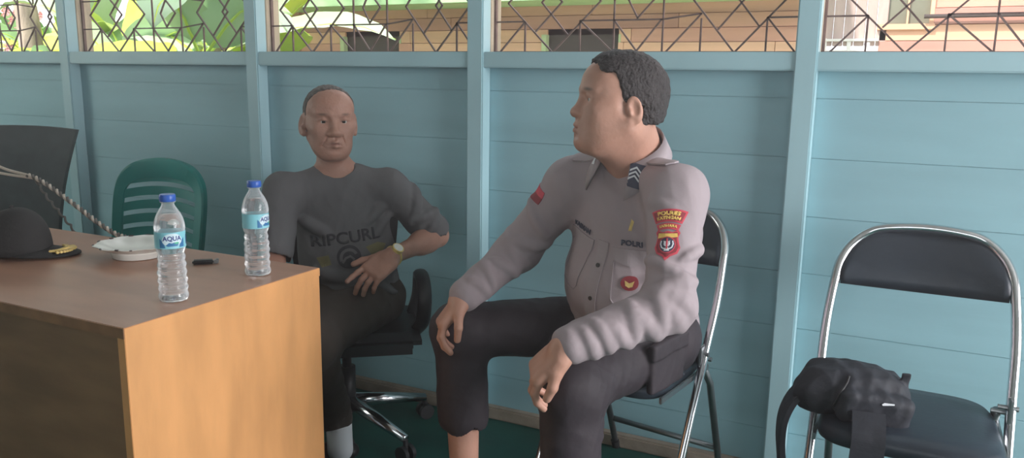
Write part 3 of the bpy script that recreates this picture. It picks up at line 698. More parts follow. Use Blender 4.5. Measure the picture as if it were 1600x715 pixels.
def hand_prims(wr, d, pn, t, curl=(.3, .4, .3), thumb=None, ln=1., index=None):
    """wrist, finger direction, palm side, thumb side"""
    wr = np.asarray(wr, np.float32); d = nz(d); pn = np.asarray(pn, np.float32); pn = nz(pn-d*pn.dot(d)); t0 = np.cross(d, pn); t0 = t0 if t0.dot(np.asarray(t, np.float32)) > 0 else -t0; t = nz(t0)
    R = np.stack([t, d, pn], 1); w = lambda x, y, z: wr+R@np.array([x, y, z], np.float32)*ln
    pr = [rbox(w(0, .050, 0), (.040*ln, .046*ln, .0145*ln), R, .0135*ln, .014), ell(w(.022, .030, .010), (.017, .030, .013), R, .012), cap(w(0, -.004, 0), w(0, .014, 0), .0255*ln, .024*ln, .02)]
    tips = []
    for i, (x, y0, L, r) in enumerate(((.031, .088, .074, .0092), (.0105, .093, .082, .0094), (-.0105, .090, .076, .0090), (-.030, .082, .060, .0080))):
        cc = curl if not (i == 0 and index) else index
        ang = -.10; p = w(x, y0-.012, -.001); sp = (x*.9); mid = None
        for j, fr in enumerate((.44, .30, .26)):
            ang += cc[j]*(1+.08*i); dd = R@nz([sp, math.cos(ang), math.sin(ang)]); q = p+dd*L*ln*fr*1.05
            if j == 0: pr.append(cap(w(x*.85, y0-.04, -.003), p, .0095*ln, r*1.05*ln, .008))
            pr.append(cap(p, q, r*ln*(1-.06*j), r*ln*(.95-.07*j), .0035)); mid = mid if mid is not None else ((p+q)/2, dd); p = q
        tips.append((p, dd, r, mid))
    th = thumb or ((.038, .040, .010), (.054, .070, .018), (.056, .098, .026))
    a, b, c = [w(*q) for q in th]; pr += [cap(w(.018, .014, .004), a, .015*ln, .0135*ln, .012), cap(a, b, .0128*ln, .0108*ln, .005), cap(b, c, .0105*ln, .0090*ln, .004)]
    return pr, w, R, tips
def skin_color(base, lip, wh, brow=None, marks=()):
    """own colours of the skin: lips, brows, thin hair shadow-free marks"""
    base = np.array(base); 
    def f(P):
        c = np.tile(base, (len(P), 1)); c *= (1+.06*np.sin(P[:, :1]*55+2*np.sin(P[:, 1:2]*48))*np.sin(P[:, 2:3]*61))
        for (ctr, R, rad, col, amt) in marks:
            q = ((P-ctr)@R)/np.array(rad); m_ = np.clip(1.6*(1-np.sqrt((q*q).sum(1))), 0, 1)[:, None]*amt; c = c*(1-m_)+np.array(col)*m_
        return np.clip(c, 0, 1)
    return f
def eyes(w, Rm, parent, gaze):
    for s in (-1, 1):
        bm = bmesh.new(); bmesh.ops.create_uvsphere(bm, u_segments=20, v_segments=14, radius=.0122); g = Vector([float(v) for v in nz(gaze)])
        for f in bm.faces: f.material_index = 1 if f.calc_center_median().normalized().dot(g) > .90 else 0
        bmesh.ops.translate(bm, vec=Vector([float(v) for v in w(s*.030, .0715, .0005)]), verts=bm.verts)
        W(obj('eye', bm, [M['eyew'], M['eyed']], None, 'all'), parent)
def lsf(p): return Vector([float(v) for v in p])

# ---- man in uniform
P_ = dict(head=V(-.609, -.650, 1.165), neck=V(-.592, -.578, 1.040), Lsh=V(-.462, -.655, .962), Rsh=V(-.765, -.545, .955), Lel=V(-.430, -.800, .738), Lwr=V(-.600, -.965, .667),
          Rel=V(-.905, -.560, .765), Rwr=V(-.985, -.725, .662), pelvis=V(-.605, -.400, .560), Lhip=V(-.525, -.470, .552), Rhip=V(-.705, -.400, .545), Lknee=V(-.632, -.845, .530), Rknee=V(-1.033, -.650, .545),
          Lank=V(-.615, -.86, .10), Rank=V(-1.000, -.680, .10))
pol = tag(empty('person', (-.62, -.45, 0)), 'person in taupe uniform shirt and black trousers, seated on a folding chair', 'person')
up_ = nz(P_['neck']-P_['pelvis']); lf = P_['Lsh']-P_['Rsh']; lf = nz(lf-up_*lf.dot(up_)); fr = np.cross(up_, lf); fr = nz(fr)
if fr.dot(V(-.26, -.97, 0)) < 0: fr = -fr
RT = np.stack([lf, fr, up_], 1); pv = P_['pelvis']; tw = lambda x, y, z: pv+RT@np.array([x, y, z], np.float32)
gz = nz(V(-.84, -.58, .10)); hc = P_['head']+V(0, 0, .000)
hp, hw_, HR = head_prims(hc+gz*.0-V(.0, 0, .0), gz, V(.10, .05, 1), fat=.010)
bp = list(hp)
nk = P_['neck']
bp += [cap(hw_(0, -.030, -.06), nk+V(0, .01, 0), .062, .066, .03), cap(hw_(0, .02, -.085), nk+fr*.03, .045, .05, .03),
       cap(nk-up_*.05, P_['Lsh'], .045, .045, .03), cap(nk-up_*.05, P_['Rsh'], .045, .045, .03), ell(tw(0, 0, .32), (.15, .10, .15), RT, .04), ell(tw(0, .01, .14), (.14, .11, .15), RT, .04), ell(tw(0, 0, 0), (.15, .10, .10), RT, .04)]
for s in 'LR':
    bp += [cap(P_[s+'sh'], P_[s+'el'], .050, .042, .03), cap(P_[s+'el'], P_[s+'wr'], .042, .028, .02), cap(P_[s+'hip'], P_[s+'knee'], .078, .055, .03), cap(P_[s+'knee'], P_[s+'ank'], .054, .036, .02),
           cap(P_[s+'ank'], P_[s+'ank']+V(-.02, -.07, -.05), .036, .036, .02)]
hR, hRw, hRR, tipsR = hand_prims(P_['Rwr'], V(-.42, -.42, -.72), V(.55, .35, -.45), V(.9, -.1, .1), (.55, .55, .35), thumb=((.040, .038, .012), (.058, .062, .028), (.052, .088, .046)), ln=1.0)
hL, hLw, hLR, tipsL = hand_prims(P_['Lwr'], V(-.58, -.12, -.62), V(.45, .45, -.55), V(-.5, -.5, .6), (.55, .55, .45), thumb=((.036, .042, .010), (.050, .064, .020), (.050, .090, .030)), ln=1.05)
bp += hR+hL
marks = [(hw_(0, .090, -.067), HR, (.023, .018, .0130), (.34, .12, .10), 1.)]
for s in (-1, 1): marks.append((hw_(s*.030, .082, .0225), HR, (.023, .018, .0060), (.05, .035, .03), 1.))
for p, dd, r, _ in tipsR+tipsL: marks.append((p-hRR[:, 2]*.004, np.eye(3), (.007, .007, .007), (.52, .36, .30), .5))
sdf_o = sdf_mesh('body', bp, (-1.18, -1.18, .03), (-.30, -.26, 1.32), .0028, None, M['skin_p'], None, skin_color((.52, .275, .20), None, None, marks=marks)); W(sdf_o, pol)
eyes(hw_, HR, pol, gz)
# hair: close cropped, fuller on top
def hair(name, w, R, parent, material, top, side, front, nape, seed, amp, temple=.045):
    E = lambda p, r, k=.02, op='u': ell(w(*p), r, R, k, op)
    pr = [E((0, -.012, .031), (.076+side, .097+side, .078+top)), E((0, .036, .042), (.060+side*.8, .050+side*.4, .049+top), .03), ell(w(0, -.055, -.02), (.062+side, .048+side*.6, .06), R, .03)]
    # hairline: drop everything in front of a plane tilted back over the brow, below the nape, in front of the ears
    pl = plane(w(0, front, .072), R@V(0, .93, -.50), .006); pf = pl[2]; pr += [('i', .006, lambda P: pf(P)+.0022*np.sin(P[:, 0]*300+2*np.sin(P[:, 1]*210))+.0018*np.sin(P[:, 1]*420)), plane(w(0, -.02, nape), R@V(0, -.15, -1.), .006)]
    def face(P):
        q = (P-w(0, 0, 0))@R; q = q+.0022*np.sin(P*310)+.002*np.sin(P[:, ::-1]*170); return np.maximum(-(q[:, 1]-(.008+np.clip((q[:, 2]-.0)*.45, 0, .06))), q[:, 2]-temple)
    pr.append(('s', .006, face))
    def earcut(P):
        q = (P-w(0, 0, 0))@R; return np.maximum(q[:, 2]+.002, -(q[:, 1]+.034))
    pr.append(('s', .006, earcut))
    rg = np.random.default_rng(seed); K = rg.normal(size=(7, 3))*260; ph = rg.uniform(0, 6, 7)
    def d(P):
        s = 0
        for i in range(7): s = s+np.sin(P@K[i]+ph[i])
        return (s*amp/7).astype(np.float32)
    c = w(0, 0, .03); o = sdf_mesh(name, pr, c-.17, c+.17, .0026, d, material); return W(o, parent)
hair('hair', hw_, HR, pol, M['hair'], .012, .0045, .066, -.048, 3, .0035, .062)
# shirt
sp = [ell(tw(0, .004, .325), (.172, .126, .150), RT, .05), ell(tw(-.005, .040, .165), (.172, .165, .165), RT, .06), ell(tw(0, .022, .02), (.172, .155, .14), RT, .05),
      cap(nk-up_*.036, P_['Lsh'], .050, .058, .05), cap(nk-up_*.036, P_['Rsh'], .050, .058, .05)]
for s, cuff in (('L', .93), ('R', .93)):
    a, b, c = P_[s+'sh'], P_[s+'el'], P_[s+'wr']; e = b+(c-b)*cuff
    sp += [cap(a, b, .062, .055, .04), cap(b, e, .054, .044, .03)]
sp += [fcap(P_['Lsh']+V(0, 0, -.02), tw(.12, .02, .30), .06, .06, (1, 0, 0), .9, .05)]
# sleeve creases at the elbow and shoulder, chest drape
el = P_['Lel']; wr = P_['Lwr']; shl = P_['Lsh']; dfo = nz(wr-el); dup = nz(shl-el); outw = nz(V(.55, -.8, .1))
cv = nz(V(.45, -1, .1)); wl = el+(wr-el)*.93
for t_, a0, a1, tl, r_ in ((.05, -95, 60, .05, .007), (.17, -70, 80, -.03, .006), (.30, -100, 40, .055, .007), (.44, -60, 75, -.025, .005), (.58, -90, 30, .045, .006), (.74, -60, 60, .02, .005), (.88, -80, 50, .015, .004)):
    sp += rfold(el, wl, t_, .0535-.0135*t_-.002, cv, a0, a1, tl, r_)
for t_, a0, a1, tl, r_ in ((.97, -60, 90, -.05, .007), (.86, -80, 60, .05, .007), (.72, -30, 95, -.05, .006), (.55, -100, -10, .06, .006), (.15, 20, 110, -.04, .006)):
    sp += rfold(shl, el, t_, .062-.007*t_-.002, cv, a0, a1, tl, r_)
er, wr2, shr = P_['Rel'], P_['Rwr'], P_['Rsh']; cv2 = nz(V(.5, -1, .3))
for t_, a0, a1, tl, r_ in ((.05, -90, 60, .04, .006), (.2, -60, 80, -.04, .006), (.4, -80, 40, .04, .005), (.65, -60, 60, -.03, .005), (.85, -70, 50, .02, .004)):
    sp += rfold(er, er+(wr2-er)*.93, t_, .052-.0135*t_, cv2, a0, a1, tl, r_)
for t_, a0, a1, tl, r_ in ((.95, -60, 80, -.04, .007), (.8, -80, 60, .05, .006), (.5, -40, 90, -.05, .006)):
    sp += rfold(shr, er, t_, .060-.007*t_, cv2, a0, a1, tl, r_)
def wf(z0, z1, x0, x1, R1, R2, r_):
    P = []
    for i in range(9):
        u = i/8; x = x0+(x1-x0)*u; yy = R2*math.sqrt(max(0, 1-(x/R1)**2)); P.append(tw(x, yy, z0+(z1-z0)*u))
    o_ = []
    for i in range(8): o_.append(cap(P[i], P[i+1], r_*math.sin(math.pi*(i+.5)/9)+.001, r_*math.sin(math.pi*(i+1.5)/9)+.001, .022))
    return o_
for q in ((.22, .12, -.155, .02, .17, .175, .008), (.16, .07, -.15, .05, .172, .188, .008), (.27, .19, .155, .0, .172, .168, .007), (.10, .05, .15, -.02, .172, .185, .008), (.05, .02, -.14, .0, .17, .175, .007)): sp += wf(*q)
sp += [plane(tw(0, 0, -.085), -up_+fr*.30, .004)]
sp += [cap(nk+up_*.00, hw_(0, .01, -.06), .064, .064, .006, 's'), cap(nk+fr*.060+up_*.045, nk+fr*.095-up_*.035, .040, .016, .008, 's')]
fp = addf(folds(11, .0075, 17, 5, (1, 1, .6)), folds(12, .004, 38, 5, (1, 1, .6)))
shirt = W(sdf_mesh('uniform_shirt', sp, (-1.10, -1.10, .42), (-.28, -.24, 1.10), .0032, fp, M['pshirt']), pol)
sb = bvh_of(shirt)
# trousers
tp = [ell(tw(0, -.005, -.01), (.152, .120, .095), RT, .05)]
kd = dict(L=nz(P_['Lank']-P_['Lknee']), R=nz(P_['Rank']-P_['Rknee']))
for s, hem in (('L', .80), ('R', .52)):
    a, b, c = P_[s+'hip'], P_[s+'knee'], P_[s+'ank']; e = b+(c-b)*hem
    tp += [cap(pv, a, .09, .084, .05), cap(a, b, .085, .074, .05), cap(b, e, .073, .070, .03), ell(b, (.072, .075, .075), None, .03)]
q = P_['Lhip']+(P_['Lknee']-P_['Lhip'])*.30; td = nz(P_['Lknee']-P_['Lhip']); on = nz(np.cross(td, V(0, 0, 1))); on = on if on[0] > 0 else -on
Rp = np.stack([on, td, np.cross(on, td)], 1)
tp += [rbox(q+on*.080+V(0, 0, -.01), (.012, .075, .062), Rp, .01, .008), rbox(q+on*.088+V(0, 0, .038), (.010, .08, .022), Rp, .008, .003)]
for i in range(4):
    for s in 'LR':
        a = P_[s+'knee']; h = nz(P_[s+'hip']-a); kk = a-h*0+V(0, 0, -.05)+h*.03; sd = nz(np.cross(h, V(0, 0, 1)))
        tp.append(cap(kk+sd*.063+V(0, 0, -.03*i+.03), kk-sd*.063+V(0, 0, -.035*i+.02), .005, .005, .018))
for s, hem in (('L', .82), ('R', .53)):
    b, c = P_[s+'knee'], P_[s+'ank']
    e = b+(c-b)*hem; tp.append(cap(e, e+(c-b)*.3, .058, .058, .004, 's'))
trousers = W(sdf_mesh('trousers', tp, (-1.16, -1.02, .14), (-.36, -.22, .70), .0034, addf(folds(5, .008, 18, 5, (1, 1, .5)), folds(6, .004, 40, 5, (1, 1, .5))), M['ppants']), pol)
# undershirt tail and shoes
for s in 'LR':
    a = P_[s+'ank']; d = nz(V(-.10, -1, 0)) if s == 'L' else nz(V(-.55, -.8, 0)); R3 = frame(d, V(0, 0, 1)); b = a+d*.075; b[2] = .045
    W(sdf_mesh('shoe', [ell(b, (.046, .135, .042), R3, .03), ell((a[0], a[1], .065), (.044, .052, .06), R3, .03), rbox((b[0], b[1], .014), (.045, .13, .013), R3, .012, .006), plane((0, 0, .001), V(0, 0, -1), .002)], (b[0]-.2, b[1]-.2, -.01), (b[0]+.2, b[1]+.2, .14), .004, None, M['bplast']), pol)
# collar
Tn = lambda x, y, z: nk+RT@np.array([x, y, z], np.float32)
def collar():
    bm = bmesh.new(); A = []; n = 29
    for i in range(n):
        a = math.radians(-148+296*i/(n-1)); s, c = math.sin(a), math.cos(a)       # 0 = back of the neck
        k = abs(a)/math.radians(148); R1 = .071+.004*k
        tx, ty = s*R1, -c*R1+.004
        ztop = .050-.040*k**1.6; drop = .040+.026*k**3; out = .016+.016*k
        A.append([Tn(tx*.97, ty*.97, ztop-.035), Tn(tx, ty, ztop), Tn(tx*1.04, ty*1.04, ztop+.003), Tn(tx*(1+out/R1), ty*(1+out/R1)+(.028*k**4), ztop-drop), Tn(tx*(1+(out-.004)/R1), ty*(1+(out-.004)/R1)+(.028*k**4), ztop-drop-.002), Tn(tx*1.01, ty*1.01, ztop-.004)])
    A = [[bm.verts.new(lsf(p)) for p in r] for r in A]
    for a, b in zip(A, A[1:]):
        for k in range(6): bm.faces.new((a[k], a[(k+1) % 6], b[(k+1) % 6], b[k]))
    bm.faces.new(A[0]); bm.faces.new(A[-1]); return W(obj('collar', bm, M['pcollar'], None, 'all'), pol)
col_o = collar(); cb = bvh_of(col_o)
def chev():
    L = []
    for i in range(3):
        y = .010-i*.0095; L.append((poly2d([(-.013, y-.004), (0, y+.006), (.013, y-.004), (.013, y+.0005), (0, y+.0105), (-.013, y+.0005)]), M['white'], .0018))
    return L
def grp(o, par=pol): W(o, par); return o
camv = lambda p: V(*(CAM_POS))-p
# collar rank badges
pL = Tn(.050, .068, -.012); 
grp(decal('rank_badge', [(poly2d([(-.019, -.027), (.019, -.027), (.019, .027), (-.019, .027)]), M['navy'], .001)]+chev(), cb, pL, RT@V(.62, .78, .25), RT@V(.35, -.1, 1), None, L=.006))
grp(decal('rank_badge', [(poly2d([(-.008, -.012), (.008, -.012), (0, .012)]), M['white'], .001)], cb, Tn(-.058, .055, -.004), RT@V(-.5, .85, .25), RT@V(-.3, 0, 1), None, L=.006))
# placket and pocket flaps
def strip(x0, y0, x1, y1, wd): return stroke2d([(x0, y0), (x1, y1)], wd)
ctr = tw(0, .17, .20)
grp(decal('placket', [(strip(0, .135, 0, -.20, .030), M['pcollar'], .0012)], sb, ctr, fr, up_, None, L=.012))
for i in range(4):
    bt = bmesh.new()
    p = tw(0, .25, .28-.075*i); h = sb.ray_cast(lsf(p), lsf(-fr))
    if h[0]: tube(bt, [h[0]+h[1]*.001, h[0]+h[1]*.0045], .0055, 12)
    grp(obj('shirt_button', bt, M['bplast'], None))
for s in (-1, 1):
    p = tw(s*.088, .15, .315); nn = RT@V(s*.38, 1, .05)
    grp(decal('pocket_flap', [(poly2d([(-.050, .016), (.050, .016), (.050, -.012), (0, -.026), (-.050, -.012)]), M['pcollar'], .001)], sb, p, nn, up_, None, L=.01, thick=.002))
    grp(decal('chest_pocket', [(stroke2d([(-.047, -.010), (-.047, -.10), (-.035, -.115), (.035, -.115), (.047, -.10), (.047, -.010)], .0022), M['pcollar'], .001)], sb, p, nn, up_, None, L=.01, thick=.0016))
grp(decal('name_strip', [(text2d('KASMAN', .017, 0, 0, 1.05, .0006), M['navy'], .0034)], sb, tw(-.088, .15, .345), RT@V(-.38, 1, .05), up_, None, L=.01))
grp(decal('unit_strip', [(text2d('POLRI', .017, 0, 0, 1.2, .0006), M['navy'], .0034)], sb, tw(.085, .15, .345), RT@V(.38, 1, .05), up_, None, L=.01))
grp(decal('chest_badge', [(poly2d([(.022*math.cos(q), .015*math.sin(q)) for q in [k*math.pi/8 for k in range(16)]]), M['dred'], .003), (poly2d([(-.012, .004), (0, -.001), (.012, .004), (.009, -.006), (0, -.009), (-.009, -.006)]), M['gold'], .004)], sb, tw(.085, .15, .255), RT@V(.38, 1, .05), up_, None, L=.008))
grp(decal('chest_badge', [(poly2d([(.010*math.cos(q), .011*math.sin(q)) for q in [k*math.pi/8 for k in range(16)]]), M['gold'], .003)], sb, tw(.100, .15, .205), RT@V(.38, 1, .05), up_, None, L=.008))
grp(decal('chest_badge', [(poly2d([(-.006, -.014), (.002, -.014), (.007, .008), (.001, .014)]), M['gold'], .002)], sb, tw(.080, .15, .395), RT@V(.38, 1, .2), up_, None, L=.008))
# epaulettes
for s, sh in ((1, P_['Lsh']), (-1, P_['Rsh'])):
    mid = nk*.36+sh*.64+up_*.07; ex = nz(sh-nk)
    grp(decal('epaulette', [(poly2d([(-.045, -.018), (.035, -.022), (.045, -.012), (.045, .012), (.035, .022), (-.045, .018), (-.053, 0)]), M['pcollar'], .002)], sb, mid, up_, np.cross(ex, up_)*(1), None, L=.01, thick=.004))
# sleeve emblems on the near arm
sp0 = P_['Lsh']+(P_['Lel']-P_['Lsh'])*.34; sn = nz(V(.05, -1, .12)); su = nz(P_['Lsh']-P_['Lel'])
def arcpoly(r0, r1, a0, a1, cy, n=14):
    o_ = [(r1*math.sin(a0+(a1-a0)*i/n), cy+r1*math.cos(a0+(a1-a0)*i/n)) for i in range(n+1)]
    i_ = [(r0*math.sin(a1-(a1-a0)*i/n), cy+r0*math.cos(a1-(a1-a0)*i/n)) for i in range(n+1)]; return poly2d(o_+i_)
def arctext(s, size, r, cy, sx=1, bold=0.):
    b2 = text2d(s, size, 0, 0, sx, bold)
    for v in b2.verts:
        a = v.co.x/r; rr = r+v.co.y; v.co = Vector((rr*math.sin(a), cy+rr*math.cos(a), 0))
    return b2
shield = [(-.026, .020), (-.022, .026), (-.010, .022), (0, .025), (.010, .022), (.022, .026), (.026, .020), (.022, .010), (.024, -.002), (.027, -.012), (.022, -.024), (.008, -.029), (0, -.037), (-.008, -.029), (-.022, -.024), (-.027, -.012), (-.024, -.002), (-.022, .010)]
sc_ = lambda k, P0: [(x*k, y*k) for x, y in P0]
def circ(r, cx=0, cy=0, n=24): return poly2d([(cx+r*math.cos(2*math.pi*i/n), cy+r*math.sin(2*math.pi*i/n)) for i in range(n)])
L_ = [(arcpoly(.068, .096, -.43, .43, -.045), M['red'], .0010), (arcpoly(.072, .092, -.39, .39, -.045), M['dred'], .0016), (arctext('POLRES', .0115, .086, -.045, 1.25, .0007), M['yellow'], .0026), (arctext('KATINGAN', .0092, .076, -.045, 1.05, .0006), M['yellow'], .0026)]
bm2 = arcpoly(.052, .065, -.42, .42, -.045); L_ += [(bm2, M['red'], .0012), (arctext('SABHARA', .0078, .0585, -.045, 1.1, .0004), M['yellow'], .0024)]
def sh2(P0, dy): return [(x, y+dy) for x, y in P0]
L_ += [(poly2d(sh2(shield, -.022)), M['red'], .0011), (poly2d(sh2(sc_(.86, shield), -.022)), M['dred'], .0017), (poly2d(sh2([(-.019, .019), (.020, .019), (.021, .011), (.010, .010), (0, .013), (-.010, .010), (-.020, .008)], -.022)), M['yellow'], .0023),
       (circ(.0175, 0, -.027), M['red'], .0024), (circ(.0155, 0, -.027), M['navy'], .0030), (circ(.0062, 0, -.025), M['white'], .0036), (poly2d([(-.005, -.040), (.005, -.040), (.003, -.033), (-.003, -.033)]), M['white'], .0036),
       (stroke2d([(0, -.014), (0, -.036)], .003), M['red'], .0042)]
for sg in (-1, 1):
    L_.append((stroke2d([(sg*.004, -.036), (sg*.010, -.033), (sg*.0125, -.026), (sg*.011, -.019)], .0025), M['white'], .0036))
    L_.append((stroke2d([(sg*.0055, -.019), (sg*.0035, -.030)], .0015), M['white'], .0042))
grp(decal('sleeve_emblem', L_, sb, sp0, sn, su, None, L=.006, thick=.0008))
grp(decal('flag_patch', [(poly2d([(-.028, 0), (.028, 0), (.028, .018), (-.028, .018)]), M['red'], .001), (poly2d([(-.028, -.018), (.028, -.018), (.028, 0), (-.028, 0)]), M['dred'], .001)], sb, P_['Rsh']+(P_['Rel']-P_['Rsh'])*.22, nz(V(-.75, -.62, .2)), nz(P_['Rsh']-P_['Rel']), None, L=.008))
# ring
bm = bmesh.new(); pq, dd_ = tipsR[2][3]; e1_ = nz(np.cross(dd_, V(0, 0, 1))); e2_ = np.cross(dd_, e1_); cR = [lsf(pq+(e1_*math.cos(a)+e2_*math.sin(a))*.0100) for a in [k*math.pi/10 for k in range(20)]]
tube(bm, cR, .0014, 6, closed=True); grp(obj('ring', bm, M['gold'], None, 'all'))

# ---- man in the grey T-shirt
O_ = dict(head=V(-1.622, -.447, 1.077), neck=V(-1.628, -.414, .916), Lsh=V(-1.478, -.335, .868), Rsh=V(-1.705, -.575, .868), Lel=V(-1.368, -.225, .700), Lwr=V(-1.385, -.465, .672),
          Rel=V(-1.655, -.690, .660), Rwr=V(-1.520, -.790, .560), pelvis=V(-1.590, -.395, .515), Lhip=V(-1.51, -.36, .50), Rhip=V(-1.63, -.48, .50), Lknee=V(-1.44, -.780, .485), Rknee=V(-1.50, -.86, .49), Lank=V(-1.575, -.50, .10), Rank=V(-1.62, -.66, .09))
old = tag(empty('person', (-1.59, -.42, 0)), 'older person with cropped hair, charcoal T-shirt and wristwatch, sitting behind the desk against the wall', 'person')
up_ = nz(O_['neck']-O_['pelvis']); lf = O_['Lsh']-O_['Rsh']; lf = nz(lf-up_*lf.dot(up_)); fr = nz(np.cross(up_, lf))
if fr.dot(V(.7, -.7, 0)) < 0: fr = -fr
RT = np.stack([lf, fr, up_], 1); pv = O_['pelvis']; tw = lambda x, y, z: pv+RT@np.array([x, y, z], np.float32)
gz = nz(V(.74, -.66, .02)); hp, hw_, HR = head_prims(O_['head'], gz, V(.06, -.05, 1), fat=-.004, old=True)
nk = O_['neck']; bp = list(hp)
bp += [cap(hw_(0, -.025, -.06), nk, .046, .052, .03), cap(hw_(0, .012, -.09), nk+fr*.03-up_*.02, .026, .030, .025), cap(hw_(-.03, .01, -.08), nk+fr*.045+lf*.012, .008, .009, .015), cap(hw_(.03, .01, -.08), nk+fr*.045-lf*.012, .008, .009, .015),
       cap(nk-up_*.02, O_['Lsh'], .045, .042, .04), cap(nk-up_*.02, O_['Rsh'], .045, .042, .04), ell(tw(0, 0, .27), (.14, .085, .14), RT, .04), ell(tw(0, .0, .10), (.13, .095, .14), RT, .04)]
for s in 'LR':
    bp += [cap(O_[s+'sh'], O_[s+'el'], .042, .035, .03), cap(O_[s+'el'], O_[s+'wr'], .037, .024, .02), cap(O_[s+'el']+(O_[s+'wr']-O_[s+'el'])*.25, O_[s+'el']+(O_[s+'wr']-O_[s+'el'])*.35, .039, .036, .03),
           cap(O_[s+'hip'], O_[s+'knee'], .065, .045, .03), cap(O_[s+'knee'], O_[s+'ank'], .045, .032, .02), cap(O_[s+'ank'], O_[s+'ank']+V(.06, -.07, -.05), .033, .03, .02)]
hL, hLw, hLR, tipsL = hand_prims(O_['Lwr'], V(-.22, -.80, -.42), V(-.35, .35, -.8), V(-.75, .1, .5), (.35, .45, .35), thumb=((.038, .036, .006), (.060, .062, .008), (.072, .088, .012)), index=(.05, .10, .08))
hR, hRw, hRR, tipsR = hand_prims(O_['Rwr'], V(.75, -.35, -.35), V(0, .1, -1), V(.4, .8, .1), (.35, .4, .3))
bp += hL+hR
marks = [(hw_(0, .090, -.067), HR, (.022, .018, .0115), (.26, .11, .09), .9), (hw_(0, -.02, .085), HR, (.06, .07, .035), (.20, .13, .10), .0)]
for s in (-1, 1): marks.append((hw_(s*.031, .082, .0215), HR, (.021, .018, .0050), (.07, .05, .04), .8))
for s in (-1, 1): marks.append((hw_(s*.031, .086, .0000), HR, (.016, .010, .0028), (.07, .04, .035), .8))
W(sdf_mesh('body', bp, (-1.86, -1.02, .0), (-1.2, -.13, 1.24), .0030, None, M['skin_o'], None, skin_color((.42, .215, .155), None, None, marks=marks)), old)
eyes(hw_, HR, old, gz+V(0, 0, -.1))
hair('hair', hw_, HR, old, M['hair_o'], .0012, .0014, .040, -.045, 8, .0022, .046)
# T-shirt
sp = [ell(tw(0, 0, .290), (.152, .106, .135), RT, .05), ell(tw(0, .012, .14), (.156, .125, .16), RT, .06), ell(tw(0, .010, .01), (.160, .128, .11), RT, .05), cap(nk-up_*.030, O_['Lsh'], .044, .048, .05), cap(nk-up_*.030, O_['Rsh'], .044, .046, .05)]
for s in 'LR':
    a, b, c = O_[s+'sh'], O_[s+'el'], O_[s+'wr']; e = a+(b-a)*(.88 if s == 'L' else .80)
    sp += [cap(a, e, .052, .060, .04), cap(e, e+(b-a)*.4, .050, .052, .004, 's')]
sl = O_['Lsh']; se = O_['Lel']; dd_ = nz(se-sl)
for t_, a0, a1, tl, r_ in ((.35, -100, 20, .07, .007), (.6, -80, 60, -.05, .007), (.8, -60, 80, .04, .006)):
    sp += rfold(sl, se, t_, .052+.008*t_-.001, nz(V(.6, -.8, .3)), a0, a1, tl, r_)
for q in ((.24, .30, .06, .14, .155, .118, .007), (.20, .27, .08, .15, .155, .125, .007), (.22, .28, -.06, -.14, .155, .12, .007), (.10, .06, -.12, .06, .158, .135, .008), (.05, .02, -.10, .10, .16, .138, .008), (.13, .10, .13, .02, .158, .135, .007)): sp += wf(*q)
for i in range(3): sp.append(cap(tw(-.12+.07*i, .115, .12-.03*i), tw(.06+.03*i, .128, .05-.02*i), .006, .006, .03))
sp += [plane(tw(0, 0, -.05), -up_, .004), cap(nk+up_*.005, hw_(0, 0, -.07), .058, .056, .005, 's'), ell(nk+fr*.045+up_*.01, (.052, .04, .034), RT, .006, 's')]
shirt = W(sdf_mesh('t_shirt', sp, (-1.92, -.86, .42), (-1.22, -.10, 1.0), .0032, addf(folds(21, .0075, 16, 5, (1, 1, .6)), folds(22, .0035, 36, 5, (1, 1, .6))), M['tshirt']), old); sb = bvh_of(shirt)
bm = bmesh.new(); pts = []
for k in range(36):
    a = 2*math.pi*k/36; p = nk+RT@V(.061*math.sin(a), .050*math.cos(a)+.016, 0)
    z_ = .010-.030*(.5+.5*math.cos(a)); p = p+up_*z_; h = sb.find_nearest(lsf(p)); pts.append(h[0]+h[1]*.001)
tube(bm, pts, .0055, 8, closed=True); W(obj('neck_band', bm, M['tshirt'], None, 'all'), old)
L_ = [(text2d('RIPCURL', .050, .0, .0, 1.10, .0012), M['print'], .001)]
wv = [(circ(.037, 0, -.058, 28), M['print'], .0009), (arcpoly(.020, .029, -1.9, 1.2, 0), M['tshirt'], .0018)]
for v in wv[1][0].verts: v.co = Vector((v.co.x, v.co.y-.060, 0))
wv.append((stroke2d([(-.022, -.074), (-.010, -.060), (.004, -.056), (.014, -.066), (.008, -.078)], .007), M['tshirt'], .0018))
bl = [(poly2d([(.055, -.035), (.095, -.028), (.125, -.040), (.110, -.060), (.070, -.062)]), M['printy'], .0008), (poly2d([(-.095, -.05), (-.06, -.045), (-.055, -.075), (-.085, -.08)]), M['printy'], .0008)]
g = decal('shirt_print', bl+wv+L_, sb, tw(-.012, .13, .205), fr, up_, None, L=.012, thick=.0006); W(g, old)
